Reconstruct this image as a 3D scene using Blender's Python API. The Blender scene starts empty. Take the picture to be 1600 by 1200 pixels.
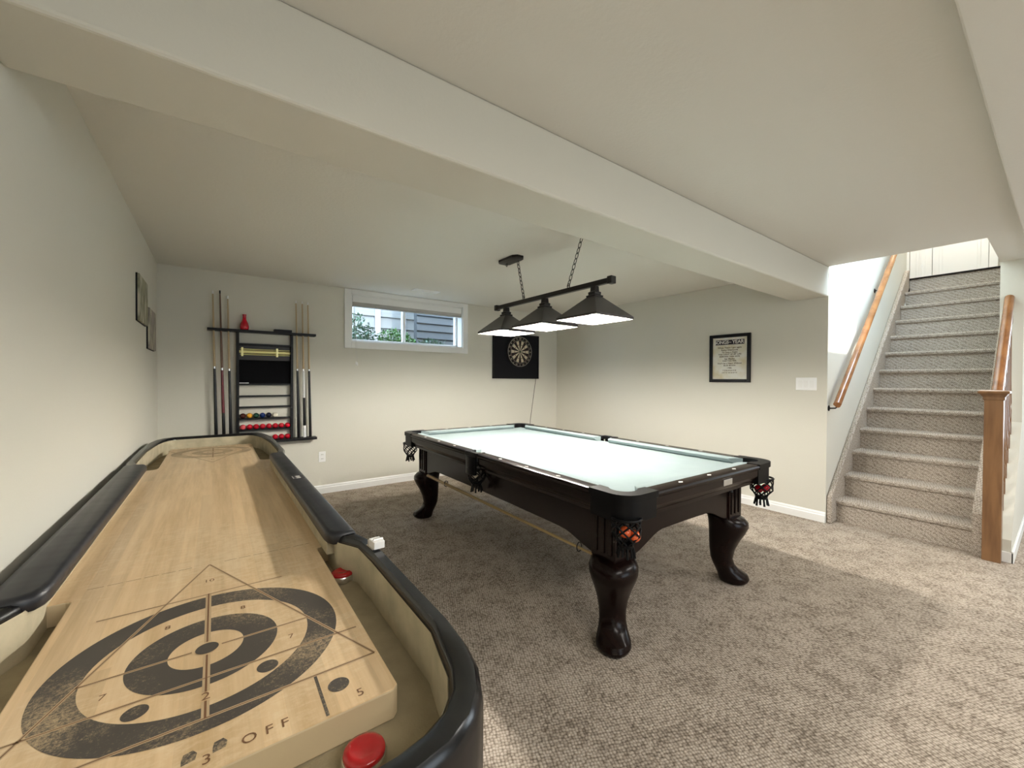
import bpy, bmesh, math, random
from mathutils import Vector, Matrix
random.seed(7)
S = bpy.context.scene
COL = S.collection
PI = math.pi

# ------------------------------------------------------------ camera, world, lights, exposure
XR, YB, YF, YBK, YN, YN0, H, ZB = 4.9425, 4.938, 1.294, 1.586, 0.355, 0.224, 2.34, 2.068
cam_d = bpy.data.cameras.new('camera'); cam = bpy.data.objects.new('camera', cam_d); COL.objects.link(cam)
cam_d.sensor_fit = 'HORIZONTAL'; cam_d.sensor_width = 36.0
cam_d.lens = 634.374 / 1600 * 36.0
cam_d.clip_start = 0.02
yaw, pitch, roll = [math.radians(a) for a in (-36.1612, -0.5956, 0.3442)]
Fv = Vector((-math.sin(yaw)*math.cos(pitch), math.cos(yaw)*math.cos(pitch), math.sin(pitch)))
R0 = Vector((math.cos(yaw), math.sin(yaw), 0)); U0 = R0.cross(Fv)
Rv = R0*math.cos(roll) + U0*math.sin(roll); Uv = -R0*math.sin(roll) + U0*math.cos(roll)
m3 = Matrix((Rv, Uv, -Fv)).transposed().to_4x4(); m3.translation = Vector((0.4309, 0, 1.2928))
cam.matrix_world = m3
S.camera = cam

W = bpy.data.worlds.new('world'); S.world = W; W.use_nodes = True
W.node_tree.nodes['Background'].inputs[0].default_value = (0.62, 0.80, 1.0, 1)
W.node_tree.nodes['Background'].inputs[1].default_value = 11.0

def area(name, loc, rot, sx, sy, power, color):
    l = bpy.data.lights.new(name, 'AREA'); l.shape = 'RECTANGLE'; l.size = sx; l.size_y = sy
    l.energy = power; l.color = color
    o = bpy.data.objects.new(name, l); COL.objects.link(o); o.location = loc; o.rotation_euler = rot
    return o
# daylight through the patio doors in the wall behind the camera
area('rear_daylight', (3.4, -3.9, 1.1), (math.radians(80), 0, 0), 3.4, 2.0, 52, (0.76, 0.88, 1.0))
# ceiling lights of the room part behind the camera
area('rear_ceiling_lamp', (1.4, -1.0, 2.24), (0, 0, 0), 1.6, 0.5, 27, (1.0, 0.96, 0.90))
area('rear_ceiling_lamp', (4.6, -1.0, 2.24), (0, 0, 0), 1.6, 0.5, 27, (1.0, 0.96, 0.90))
area('passage_fill', (8.4, -0.9, 1.4), (0, math.radians(90), 0), 1.6, 1.6, 34, (0.80, 0.90, 1.0))  # cool fill lamp added in the passage; no window stands here
# upstairs hall ceiling light and window light
area('upstairs_lamp', (8.2, 0.9, 4.9), (0, 0, 0), 1.2, 0.8, 30, (1.0, 0.90, 0.78))
LAMP_STRENGTH = 1120.0
sun_d = bpy.data.lights.new('sun', 'SUN'); sun_d.energy = 3.0; sun_d.angle = 0.01; sun_d.color = (1, .96, .88)
sun = bpy.data.objects.new('sun', sun_d); COL.objects.link(sun); sun.location = (3, 8, 6)
sun.rotation_euler = (math.radians(42), 0, math.radians(8))
S.view_settings.view_transform = 'Standard'; S.view_settings.look = 'None'
S.view_settings.gamma = 1.0; S.view_settings.use_curve_mapping = False
S.view_settings.exposure = 0.62

# ------------------------------------------------------------ materials
def mat(name, base=(0.8,0.8,0.8), rough=0.6, metal=0.0, spec=0.5, coat=0.0, emis=None, estr=0.0, trans=0.0):
    m = bpy.data.materials.new(name); m.use_nodes = True
    b = m.node_tree.nodes['Principled BSDF']
    b.inputs['Base Color'].default_value = (*base, 1); b.inputs['Roughness'].default_value = rough
    b.inputs['Metallic'].default_value = metal; b.inputs['Specular IOR Level'].default_value = spec
    b.inputs['Coat Weight'].default_value = coat; b.inputs['Transmission Weight'].default_value = trans
    if emis: b.inputs['Emission Color'].default_value = (*emis, 1); b.inputs['Emission Strength'].default_value = estr
    return m
def N(m, t, **kw):
    n = m.node_tree.nodes.new(t)
    for k, v in kw.items():
        if hasattr(n, k): setattr(n, k, v)
        else: n.inputs[k.replace('_', ' ')].default_value = v
    return n
def L(m, a, b): m.node_tree.links.new(a, b)
def coords(m, scale=(1,1,1), rot=(0,0,0)):
    tc = N(m, 'ShaderNodeTexCoord'); mp = N(m, 'ShaderNodeMapping')
    mp.inputs['Scale'].default_value = scale; mp.inputs['Rotation'].default_value = rot
    L(m, tc.outputs['Object'], mp.inputs['Vector']); return mp.outputs['Vector']
def ramp(m, fac, stops):
    r = N(m, 'ShaderNodeValToRGB'); e = r.color_ramp.elements
    while len(e) < len(stops): e.new(0.5)
    for el, (p, c) in zip(e, stops): el.position = p; el.color = (*c, 1) if len(c) == 3 else c
    L(m, fac, r.inputs['Fac']); return r.outputs['Color']
def bsdf(m): return m.node_tree.nodes['Principled BSDF']
def bump(m, h, strength, dist=0.01):
    b = N(m, 'ShaderNodeBump'); b.inputs['Strength'].default_value = strength; b.inputs['Distance'].default_value = dist
    L(m, h, b.inputs['Height']); L(m, b.outputs['Normal'], bsdf(m).inputs['Normal']); return b
def noise(m, vec, scale, detail=3, rough=0.5):
    n = N(m, 'ShaderNodeTexNoise'); n.inputs['Scale'].default_value = scale; n.inputs['Detail'].default_value = detail
    n.inputs['Roughness'].default_value = rough; L(m, vec, n.inputs['Vector']); return n.outputs['Fac']

M = {}
def paint(name, c, rough=0.85, bs=0.12, sc=90):
    m = mat(name, c, rough, spec=0.25); v = coords(m); n = noise(m, v, sc, 4); bump(m, n, bs, 0.004); return m
M['wall'] = paint('wall_paint', (0.68, 0.66, 0.58))
M['ceiling'] = paint('ceiling_paint', (0.73, 0.71, 0.645), 0.95, 0.35, 60)
M['hall'] = paint('hall_paint', (0.80, 0.74, 0.64))
M['white'] = mat('white_trim', (0.86, 0.86, 0.84), 0.4)
M['white_plastic'] = mat('white_plastic', (0.88, 0.88, 0.87), 0.35)

def carpet(name, dark, mid, light, sc=84, rot=(0, 0, math.radians(24))):
    m = mat(name, mid, 0.98, spec=0.05)
    v = coords(m, rot=rot)
    wob = N(m, 'ShaderNodeTexNoise'); wob.inputs['Scale'].default_value = 9; L(m, v, wob.inputs['Vector'])
    mx = N(m, 'ShaderNodeMix'); mx.data_type = 'VECTOR'; mx.inputs['Factor'].default_value = 0.012
    L(m, v, mx.inputs['A']); L(m, wob.outputs['Color'], mx.inputs['B'])
    vo = N(m, 'ShaderNodeTexVoronoi'); vo.inputs['Scale'].default_value = sc; vo.inputs['Randomness'].default_value = 0.42; vo.voronoi_dimensions = '3D'
    L(m, mx.outputs['Result'], vo.inputs['Vector'])
    n = noise(m, v, 180, 2); n2 = noise(m, v, 2.5, 3)
    c1 = ramp(m, vo.outputs['Distance'], [(0.0, light), (0.45, mid), (0.8, dark)])
    hue = N(m, 'ShaderNodeHueSaturation'); mr = N(m, 'ShaderNodeMapRange')
    mr.inputs['From Min'].default_value = 0.3; mr.inputs['From Max'].default_value = 0.7
    mr.inputs['To Min'].default_value = 0.82; mr.inputs['To Max'].default_value = 1.16
    L(m, n, mr.inputs['Value']); L(m, mr.outputs['Result'], hue.inputs['Value']); L(m, c1, hue.inputs['Color'])
    hue2 = N(m, 'ShaderNodeHueSaturation'); mr2 = N(m, 'ShaderNodeMapRange')
    mr2.inputs['To Min'].default_value = 0.88; mr2.inputs['To Max'].default_value = 1.12
    L(m, n2, mr2.inputs['Value']); L(m, mr2.outputs['Result'], hue2.inputs['Value']); L(m, hue.outputs['Color'], hue2.inputs['Color'])
    L(m, hue2.outputs['Color'], bsdf(m).inputs['Base Color'])
    inv = N(m, 'ShaderNodeMath', operation='SUBTRACT'); inv.inputs[0].default_value = 1.0; L(m, vo.outputs['Distance'], inv.inputs[1])
    bump(m, inv.outputs[0], 0.6, 0.006)
    return m
M['carpet'] = carpet('looped_carpet', (0.15, 0.118, 0.090), (0.455, 0.385, 0.315), (0.69, 0.61, 0.525))
M['stair_carpet'] = carpet('stair_carpet', (0.22, 0.18, 0.145), (0.47, 0.41, 0.345), (0.64, 0.585, 0.52), 92, (math.radians(38), math.radians(8), math.radians(20)))

def wood(name, c1, c2, rough=0.35, axis='z', sc=18, coat=0.0):
    m = mat(name, c1, rough, coat=coat)
    s = {'x': (0.12, 1, 1), 'y': (1, 0.12, 1), 'z': (1, 1, 0.12)}[axis]
    v = coords(m, s); n = noise(m, v, sc, 5, 0.6)
    w = N(m, 'ShaderNodeTexWave'); w.inputs['Scale'].default_value = sc*0.5; w.inputs['Distortion'].default_value = 5
    w.inputs['Detail'].default_value = 3; L(m, v, w.inputs['Vector'])
    a = N(m, 'ShaderNodeMath', operation='ADD'); L(m, n, a.inputs[0])
    k = N(m, 'ShaderNodeMath', operation='MULTIPLY'); k.inputs[1].default_value = 0.3; L(m, w.outputs['Fac'], k.inputs[0]); L(m, k.outputs[0], a.inputs[1])
    c = ramp(m, a.outputs[0], [(0.35, c2), (0.85, c1)]); L(m, c, bsdf(m).inputs['Base Color']); return m
M['oak'] = wood('oak_wood', (0.225, 0.115, 0.048), (0.135, 0.062, 0.024), 0.35, 'z', 22, 0.15)
M['oak_rail'] = wood('oak_rail_wood', (0.37, 0.155, 0.05), (0.23, 0.085, 0.024), 0.22, 'x', 22, 0.5)
M['espresso'] = wood('espresso_wood', (0.011, 0.0045, 0.0035), (0.005, 0.0022, 0.002), 0.24, 'y', 14, 0.0)
bsdf(M['espresso']).inputs['Specular IOR Level'].default_value = 0.2
M['black_gloss'] = mat('black_gloss', (0.005, 0.005, 0.006), 0.22, spec=0.45)
M['black_leather'] = mat('black_leather', (0.004, 0.004, 0.0045), 0.4, spec=0.16)
M['black_satin'] = mat('black_satin', (0.004, 0.0035, 0.004), 0.4, spec=0.25)
M['black_matte'] = mat('black_matte', (0.006, 0.006, 0.008), 0.75, spec=0.2)
M['slate'] = mat('chalk_board', (0.004, 0.004, 0.005), 0.8, spec=0.1)
M['grey_panel'] = mat('grey_panel', (0.030, 0.027, 0.030), 0.5)
M['bronze'] = mat('dark_bronze', (0.012, 0.010, 0.009), 0.4, spec=0.35)
M['shade_out'] = mat('shade_metal', (0.05, 0.045, 0.045), 0.38, metal=0.3)
M['shade_in'] = mat('shade_lining', (0.93, 0.92, 0.88), 0.6)
M['brass'] = mat('brass', (0.86, 0.78, 0.36), 0.3, metal=0.3)
M['chrome'] = mat('chrome', (0.75, 0.75, 0.76), 0.2, metal=1.0)
M['steel'] = mat('brushed_metal', (0.62, 0.60, 0.56), 0.35, metal=0.8)
M['bulb'] = mat('bulb_glow', (1, 1, 1), 0.5, emis=(1.0, 0.955, 0.875), estr=LAMP_STRENGTH)
def clothmat():
    m = mat('pale_cloth', (0.28, 0.335, 0.34), 0.95, spec=0.1); v = coords(m)
    n = noise(m, v, 3.0, 4, 0.6); c = ramp(m, n, [(0.35, (0.255, 0.31, 0.315)), (0.7, (0.285, 0.34, 0.342))])
    L(m, c, bsdf(m).inputs['Base Color']); n2 = noise(m, v, 400, 2); bump(m, n2, 0.1, 0.001); return m
M['cloth'] = clothmat()
M['cloth_mark'] = mat('cloth_print', (0.355, 0.41, 0.41), 0.9)
M['cloth_spot'] = mat('cloth_spot', (0.20, 0.27, 0.27), 0.9)
M['pearl'] = mat('pearl_inlay', (0.85, 0.82, 0.76), 0.25)

def maple():
    m = mat('maple_wood', (0.72, 0.52, 0.30), 0.38, coat=0.15)
    v = coords(m, (1, 0.055, 1)); n = noise(m, v, 42, 5, 0.65)
    # laminated staves of differing tone running lengthwise
    br = N(m, 'ShaderNodeTexBrick'); br.inputs['Scale'].default_value = 1.0; br.offset = 0.37; br.squash = 1.0
    br.inputs['Color1'].default_value = (0, 0, 0, 1); br.inputs['Color2'].default_value = (1, 1, 1, 1)
    br.inputs['Mortar'].default_value = (0.5, 0.5, 0.5, 1); br.inputs['Mortar Size'].default_value = 0.0
    br.inputs['Brick Width'].default_value = 1.3; br.inputs['Row Height'].default_value = 0.036
    vb = coords(m, (1, 1, 1), (0, 0, PI/2)); L(m, vb, br.inputs['Vector'])
    base = ramp(m, n, [(0.30, (0.56, 0.385, 0.20)), (0.55, (0.68, 0.49, 0.285)), (0.75, (0.75, 0.57, 0.35))])
    sv = N(m, 'ShaderNodeHueSaturation'); mr = N(m, 'ShaderNodeMapRange'); mr.inputs['To Min'].default_value = 0.93; mr.inputs['To Max'].default_value = 1.09
    L(m, br.outputs['Color'], mr.inputs['Value']); L(m, mr.outputs['Result'], sv.inputs['Value']); L(m, base, sv.inputs['Color'])
    # wear flecks from the sliding wax
    v2 = coords(m, (1, 2.2, 1)); n2 = noise(m, v2, 34, 6, 0.7); n3 = noise(m, coords(m), 2.2, 2)
    w = N(m, 'ShaderNodeMath', operation='MULTIPLY'); L(m, n2, w.inputs[0]); L(m, n3, w.inputs[1])
    wr = ramp(m, w.outputs[0], [(0.27, (0, 0, 0)), (0.36, (1, 1, 1))])
    wk = N(m, 'ShaderNodeMath', operation='MULTIPLY'); wk.inputs[1].default_value = 0.3; L(m, wr, wk.inputs[0])
    mix = N(m, 'ShaderNodeMix'); mix.data_type = 'RGBA'; mix.inputs['B'].default_value = (0.82, 0.69, 0.48, 1)
    L(m, wk.outputs[0], mix.inputs['Factor']); L(m, sv.outputs['Color'], mix.inputs['A'])
    L(m, mix.outputs['Result'], bsdf(m).inputs['Base Color']); return m
M['maple'] = maple()
def printed(name, ink, keep):
    m = mat(name, ink, 0.5)
    n = noise(m, coords(m), 190, 5, 0.85); n2 = noise(m, coords(m), 4.5, 3, 0.6)
    a = N(m, 'ShaderNodeMath', operation='MULTIPLY'); L(m, n, a.inputs[0]); L(m, n2, a.inputs[1])
    f = ramp(m, a.outputs[0], [(0.20*keep, (0, 0, 0)), (0.20*keep+0.17, (1, 1, 1))])
    k = N(m, 'ShaderNodeMath', operation='MULTIPLY'); k.inputs[1].default_value = 0.85; L(m, f, k.inputs[0])
    mix = N(m, 'ShaderNodeMix'); mix.data_type = 'RGBA'; mix.inputs['A'].default_value = (*ink, 1)
    mix.inputs['B'].default_value = (0.58, 0.43, 0.25, 1); L(m, k.outputs[0], mix.inputs['Factor'])
    L(m, mix.outputs['Result'], bsdf(m).inputs['Base Color']); return m
M['ink'] = printed('worn_ink', (0.065, 0.055, 0.046), 1.4)
M['ink_far'] = printed('faded_ink', (0.16, 0.105, 0.06), 0.55)
M['line_dark'] = mat('engraved_line', (0.16, 0.075, 0.03), 0.6)
M['line_pale'] = mat('bare_wood_line', (0.47, 0.34, 0.20), 0.6)
M['edge_wood'] = mat('pale_edge_wood', (0.62, 0.50, 0.32), 0.55)
def felt(name, c):
    m = mat(name, c, 0.95, spec=0.08); n = noise(m, coords(m), 220, 3); bump(m, n, 0.3, 0.003)
    n2 = noise(m, coords(m), 14, 4); cc = ramp(m, n2, [(0.3, tuple(x*0.82 for x in c)), (0.7, tuple(min(1, x*1.12) for x in c))])
    L(m, cc, bsdf(m).inputs['Base Color']); return m
M['liner'] = felt('cream_felt', (0.50, 0.44, 0.31))
M['gutter'] = felt('tan_felt', (0.34, 0.285, 0.185))
def vinyl():
    m = mat('padded_vinyl', (0.014, 0.015, 0.020), 0.38)
    n = noise(m, coords(m, (0.5, 3, 1)), 4, 1); bump(m, n, 0.25, 0.012); return m
M['vinyl'] = vinyl()
M['red_plastic'] = mat('red_plastic', (0.42, 0.008, 0.012), 0.15, coat=0.5)
M['green_plastic'] = mat('green_plastic', (0.005, 0.20, 0.03), 0.2, coat=0.5)
def ball(name, c): return mat(name, c, 0.12, coat=0.6)
BALLS = dict(red=(0.55, 0.004, 0.02), brown=(0.07, 0.012, 0.008), yellow=(0.80, 0.38, 0.03), green=(0.005, 0.05, 0.03),
             blue=(0.006, 0.03, 0.18), black=(0.004, 0.005, 0.02), white=(0.80, 0.76, 0.62), pink=(0.78, 0.10, 0.12), orange=(0.75, 0.12, 0.03))
for k, c in BALLS.items(): M['ball_'+k] = ball(k+'_ball', c)
M['cue_shaft'] = mat('cue_maple', (0.50, 0.38, 0.22), 0.35)
M['cue_brown'] = mat('cue_stained', (0.14, 0.07, 0.04), 0.35)
M['cue_red'] = mat('cue_red', (0.13, 0.006, 0.012), 0.25)
M['cue_bridge'] = wood('bridge_wood', (0.50, 0.36, 0.16), (0.36, 0.24, 0.10), 0.3, 'y', 30, 0.3)
M['paper'] = None
def paper():
    m = mat('aged_paper', (0.7, 0.66, 0.52), 0.7); n = noise(m, coords(m), 9, 3)
    c = ramp(m, n, [(0.42, (0.74, 0.73, 0.67)), (0.70, (0.62, 0.56, 0.38))]); L(m, c, bsdf(m).inputs['Base Color']); return m
M['paper'] = paper()
M['ink_black'] = mat('print_black', (0.025, 0.02, 0.03), 0.7)
M['ink_brown'] = mat('print_brown', (0.13, 0.10, 0.06), 0.7)
M['sisal_dark'] = mat('dart_black', (0.012, 0.010, 0.009), 0.8)
M['sisal_pale'] = mat('dart_cream', (0.62, 0.54, 0.40), 0.8)
M['sisal_red'] = mat('dart_red', (0.10, 0.02, 0.015), 0.8)
M['sisal_green'] = mat('dart_green', (0.015, 0.04, 0.02), 0.8)
M['glass'] = None
def glass():
    m = bpy.data.materials.new('window_glass'); m.use_nodes = True; nt = m.node_tree
    for n in list(nt.nodes):
        if n.type == 'BSDF_PRINCIPLED': nt.nodes.remove(n)
    out = [n for n in nt.nodes if n.type == 'OUTPUT_MATERIAL'][0]
    t = nt.nodes.new('ShaderNodeBsdfTransparent'); t.inputs[0].default_value = (0.94, 0.97, 1, 1)
    g = nt.nodes.new('ShaderNodeBsdfGlossy'); g.inputs['Roughness'].default_value = 0.02
    mx = nt.nodes.new('ShaderNodeMixShader'); mx.inputs[0].default_value = 0.06
    nt.links.new(t.outputs[0], mx.inputs[1]); nt.links.new(g.outputs[0], mx.inputs[2]); nt.links.new(mx.outputs[0], out.inputs[0]); return m
M['glass'] = glass()
def siding(name, c):
    m = mat(name, c, 0.7); return m
M['siding_pale'] = siding('pale_siding', (0.17, 0.165, 0.15))
M['siding_grey'] = siding('grey_siding', (0.022, 0.026, 0.028))
M['outdoor_trim'] = mat('outdoor_trim', (0.32, 0.32, 0.32), 0.6)
M['leaf'] = mat('leaf_green', (0.06, 0.15, 0.025), 0.5)
M['leaf2'] = mat('leaf_blue_green', (0.07, 0.125, 0.07), 0.5)
M['soil'] = mat('soil', (0.12, 0.10, 0.08), 0.95)
M['blind'] = mat('blind_fabric', (0.62, 0.61, 0.58), 0.8)
M['blind_rail'] = mat('blind_rail', (0.42, 0.41, 0.38), 0.6)

# ------------------------------------------------------------ mesh helpers
def nb(): return bmesh.new()
def box(bm, x0, y0, z0, x1, y1, z1, mi=0):
    vs = [bm.verts.new((x, y, z)) for x in (x0, x1) for y in (y0, y1) for z in (z0, z1)]
    for f in ((0,1,3,2), (4,6,7,5), (0,4,5,1), (2,3,7,6), (0,2,6,4), (1,5,7,3)):
        bm.faces.new([vs[i] for i in f]).material_index = mi
    return vs
def prism(bm, pts, axis, a0, a1, mi=0):
    """polygon pts (u,v) extruded along axis; axis 'x': (y,z), 'y': (x,z), 'z': (x,y)"""
    def P(u, v, a): return {'x': (a, u, v), 'y': (u, a, v), 'z': (u, v, a)}[axis]
    A = [bm.verts.new(P(u, v, a0)) for u, v in pts]; B = [bm.verts.new(P(u, v, a1)) for u, v in pts]
    fs = [bm.faces.new(A), bm.faces.new(B[::-1])]
    n = len(pts)
    for i in range(n): fs.append(bm.faces.new((A[i], B[i], B[(i+1) % n], A[(i+1) % n])))
    for f in fs: f.material_index = mi
    return fs
def lathe(bm, prof, c=(0,0,0), seg=24, mi=0, axis='z'):
    rings = []
    for r, h in prof:
        ring = []
        for i in range(seg):
            a = 2*PI*i/seg; p = (r*math.cos(a), r*math.sin(a), h)
            if axis == 'y': p = (p[0], p[2], p[1])
            if axis == 'x': p = (p[2], p[0], p[1])
            ring.append(bm.verts.new((p[0]+c[0], p[1]+c[1], p[2]+c[2])))
        rings.append(ring)
    for a, b in zip(rings, rings[1:]):
        for i in range(seg): bm.faces.new((a[i], a[(i+1) % seg], b[(i+1) % seg], b[i])).material_index = mi
    bm.faces.new(rings[0][::-1]).material_index = mi; bm.faces.new(rings[-1]).material_index = mi
def tube(bm, pts, r, seg=8, closed=False, mi=0):
    pts = [Vector(p) for p in pts]; n = len(pts); rings = []
    rr = r if isinstance(r, (list, tuple)) else [r]*n
    up = None
    for i, p in enumerate(pts):
        if closed: t = (pts[(i+1) % n] - pts[i-1]).normalized()
        else: t = (pts[min(i+1, n-1)] - pts[max(i-1, 0)]).normalized()
        if up is None:
            up = Vector((0, 0, 1)) if abs(t.z) < 0.9 else Vector((1, 0, 0))
        s = t.cross(up).normalized(); u2 = s.cross(t).normalized(); up = u2
        rings.append([bm.verts.new(p + s*math.cos(2*PI*k/seg)*rr[i] + u2*math.sin(2*PI*k/seg)*rr[i]) for k in range(seg)])
    m_ = n if closed else n-1
    for i in range(m_):
        a, b = rings[i], rings[(i+1) % n]
        for k in range(seg): bm.faces.new((a[k], a[(k+1) % seg], b[(k+1) % seg], b[k])).material_index = mi
    if not closed:
        bm.faces.new(rings[0][::-1]).material_index = mi; bm.faces.new(rings[-1]).material_index = mi
def sphere(bm, c, r, u=20, v=14, sc=(1,1,1), mi=0):
    mtx = Matrix.Translation(c) @ Matrix.Diagonal((*sc, 1))
    g = bmesh.ops.create_uvsphere(bm, u_segments=u, v_segments=v, radius=r, matrix=mtx)
    for vv in g['verts']:
        for f in vv.link_faces: f.material_index = mi
def loops(bm, rings, closed_ring=True, mi=0, cap0=False, cap1=False):
    R = [[bm.verts.new(p) for p in ring] for ring in rings]
    for a, b in zip(R, R[1:]):
        n = len(a)
        for i in range(n if closed_ring else n-1):
            bm.faces.new((a[i], a[(i+1) % n], b[(i+1) % n], b[i])).material_index = mi
    if cap0: bm.faces.new(R[0][::-1]).material_index = mi
    if cap1: bm.faces.new(R[-1]).material_index = mi
    return R
def obj(name, bm, mats, parent=None, smooth=None, bevel=0.0, seg=2, loc=None):
    bmesh.ops.recalc_face_normals(bm, faces=bm.faces)
    me = bpy.data.meshes.new(name); bm.to_mesh(me); bm.free()
    if not isinstance(mats, (list, tuple)): mats = [mats]
    for m_ in mats: me.materials.append(M[m_] if isinstance(m_, str) else m_)
    if smooth is not None:
        for p in me.polygons: p.use_smooth = True
        try: me.set_sharp_from_angle(angle=math.radians(smooth))
        except Exception: pass
    o = bpy.data.objects.new(name, me); COL.objects.link(o)
    if parent: o.parent = parent
    if loc: o.location = loc
    if bevel:
        b = o.modifiers.new('bevel', 'BEVEL'); b.width = bevel; b.segments = seg; b.limit_method = 'ANGLE'; b.angle_limit = math.radians(40)
    return o
def tag(o, label, cat, group=None, kind=None):
    if label: o['label'] = label
    if cat: o['category'] = cat
    if group: o['group'] = group
    if kind: o['kind'] = kind
    return o
def thing(name, label, cat, loc=(0,0,0), rotz=0, group=None):
    o = bpy.data.objects.new(name, None); COL.objects.link(o); o.location = loc; o.rotation_euler = (0, 0, rotz)
    o.empty_display_size = 0.1
    return tag(o, label, cat, group)
def struct(name, bm, m_, label, cat, **kw):
    o = obj(name, bm, m_, **kw); return tag(o, label, cat, kind='structure')
def text_into(bm, s, size, mtx, mi=0, ext=0.0004, align='CENTER', spacing=1.0, bold=0.0):
    cu = bpy.data.curves.new('t', 'FONT'); cu.body = s; cu.size = size; cu.align_x = align; cu.align_y = 'CENTER'
    cu.extrude = ext; cu.space_character = spacing; cu.resolution_u = 3; cu.offset = bold
    o = bpy.data.objects.new('t', cu); COL.objects.link(o)
    dg = bpy.context.evaluated_depsgraph_get(); dg.update()
    me = bpy.data.meshes.new_from_object(o.evaluated_get(dg))
    n0 = len(bm.verts); f0 = len(bm.faces)
    bm.from_mesh(me); bm.verts.ensure_lookup_table(); bm.faces.ensure_lookup_table()
    for v in bm.verts[n0:]: v.co = mtx @ v.co
    for f in bm.faces[f0:]: f.material_index = mi
    bpy.data.objects.remove(o); bpy.data.curves.remove(cu); bpy.data.meshes.remove(me)

# ------------------------------------------------------------ room shell
XE, YR, ZT = 9.0, -4.0, 5.1        # east end of passage/hall, rear wall, upstairs ceiling
T = 0.12
bm = nb(); box(bm, -T, YR-T, -0.1, XE+T, YB+T, 0); struct('floor', bm, 'carpet', 'beige looped carpet covering the basement floor', 'floor')
bm = nb(); box(bm, -T, YR-T, 0, 0, YB+0.3, H+0.3); struct('wall_left', bm, 'wall', 'cream wall beside the shuffleboard table', 'wall')
WX0, WX1, WZ0, WZ1 = 1.712, 3.188, 1.728, 2.285
bm = nb()
TB = 0.26
box(bm, -T, YB, 0, WX0, YB+TB, H+0.3); box(bm, WX1, YB, 0, XR+T, YB+TB, H+0.3)
box(bm, WX0, YB, 0, WX1, YB+TB, WZ0); box(bm, WX0, YB, WZ1, WX1, YB+TB, H+0.3)
struct('wall_back', bm, 'wall', 'cream wall with the window and the dartboard', 'wall')
bm = nb(); box(bm, XR, YF, 0, XR+T, YB, H+0.3); struct('wall_right', bm, 'wall', 'cream wall with the framed song poster', 'wall')
bm = nb(); box(bm, XR+T, YF, 0, 7.93, YF+T, ZT); box(bm, 7.81, YF+T, 2.36, 7.93, 2.1, ZT); box(bm, 7.81, 2.1, 2.36, XE+T, 2.2, ZT)
# keep the room wall plane in front of the stair wall
struct('wall_stair', bm, 'wall', 'warm cream wall beside the stairs behind the oak handrail', 'wall')
bm = nb(); box(bm, 5.93, YN0, 0, XE, YN, ZT)
prism(bm, [(5.04, 0.0), (5.04, 0.16), (5.93, 0.96), (5.93, 0.0)], 'y', YN0, YN)
struct('wall_stair_near', bm, 'wall', 'cream wall between the stairs and the passage, sloped at its low end', 'wall')
bm = nb(); box(bm, -T, YR-T, 0, XE+T, YR, H+0.3); struct('wall_rear', bm, 'wall', 'wall behind the camera', 'wall')
bm = nb(); box(bm, XE, YR, 0, XE+T, YN0, H+0.3); box(bm, XE, YN, 2.36, XE+T, 2.1, ZT); box(bm, 7.93, YF, 0, XE, YF+T, 2.36); box(bm, XE, YN0, 0, XE+T, YN, ZT)
struct('wall_passage_end', bm, 'wall', 'wall closing the passage beside the stairs', 'wall')
# ceiling with the stair opening cut out
bm = nb()
box(bm, -T, YF, H, XR, YB, H+0.28)
box(bm, -T, YR, H, XR, YF, H+0.28)
box(bm, XR, YR, H, XE, YN, H+0.28)
struct('ceiling', bm, 'ceiling', 'pale plaster ceiling over the games room', 'ceiling')
bm = nb(); box(bm, XR, YN-0.05, ZT, XE+T, 2.2, ZT+0.1); box(bm, XR-0.1, YN0, H+0.28, XR, YF+T, ZT)
struct('ceiling_upstairs', bm, 'ceiling', 'ceiling of the upstairs hall above the stairs', 'ceiling')
bm = nb(); box(bm, 0, YF, ZB, XR, YBK, H)
struct('ceiling_beam', bm, 'wall', 'boxed-in cream ceiling beam crossing the room', 'ceiling beam', bevel=0.012, seg=3)
bm = nb(); box(bm, 0, YR, 2.25, XE, 0.18, H)
struct('ceiling_bulkhead', bm, 'ceiling', 'lowered ceiling bulkhead near the camera', 'ceiling bulkhead', bevel=0.006)
bm = nb(); box(bm, 7.888, YN, 2.36, XE, YF, 2.6585); box(bm, 7.93, YF, 2.36, XE, 2.1, 2.6585)
struct('floor_landing', bm, 'espresso', 'upstairs landing floor at the head of the stairs', 'floor')

def baseboard(name, pts_axis, a0, a1, face, side, label):
    """profile board 9.5 cm tall; face = plane coordinate, side = +-1 out of the wall"""
    bm = nb(); f, s = face, side
    prof = [(f, 0.0), (f+s*0.016, 0.0), (f+s*0.016, 0.062), (f+s*0.011, 0.072), (f+s*0.011, 0.082), (f+s*0.005, 0.095), (f, 0.095)]
    prism(bm, prof, pts_axis, a0, a1)
    return struct(name, bm, 'white', label, 'baseboard')
baseboard('baseboard_back', 'x', 0, XR, YB, -1, 'white baseboard along the window wall')
baseboard('baseboard_right', 'y', YF, YB, XR, -1, 'white baseboard along the wall under the framed poster')
baseboard('baseboard_left', 'y', YR, YB, 0, 1, 'white baseboard behind the shuffleboard table')
bm = nb(); box(bm, 5.024, YN0-0.012, 0, 5.04, YN-0.02, 0.075); box(bm, 5.024, YN0-0.014, 0, XE, YN0, 0.085)
struct('baseboard_passage', bm, 'white', 'white baseboard wrapping the wall end beside the newel post', 'baseboard', bevel=0.003)

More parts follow.
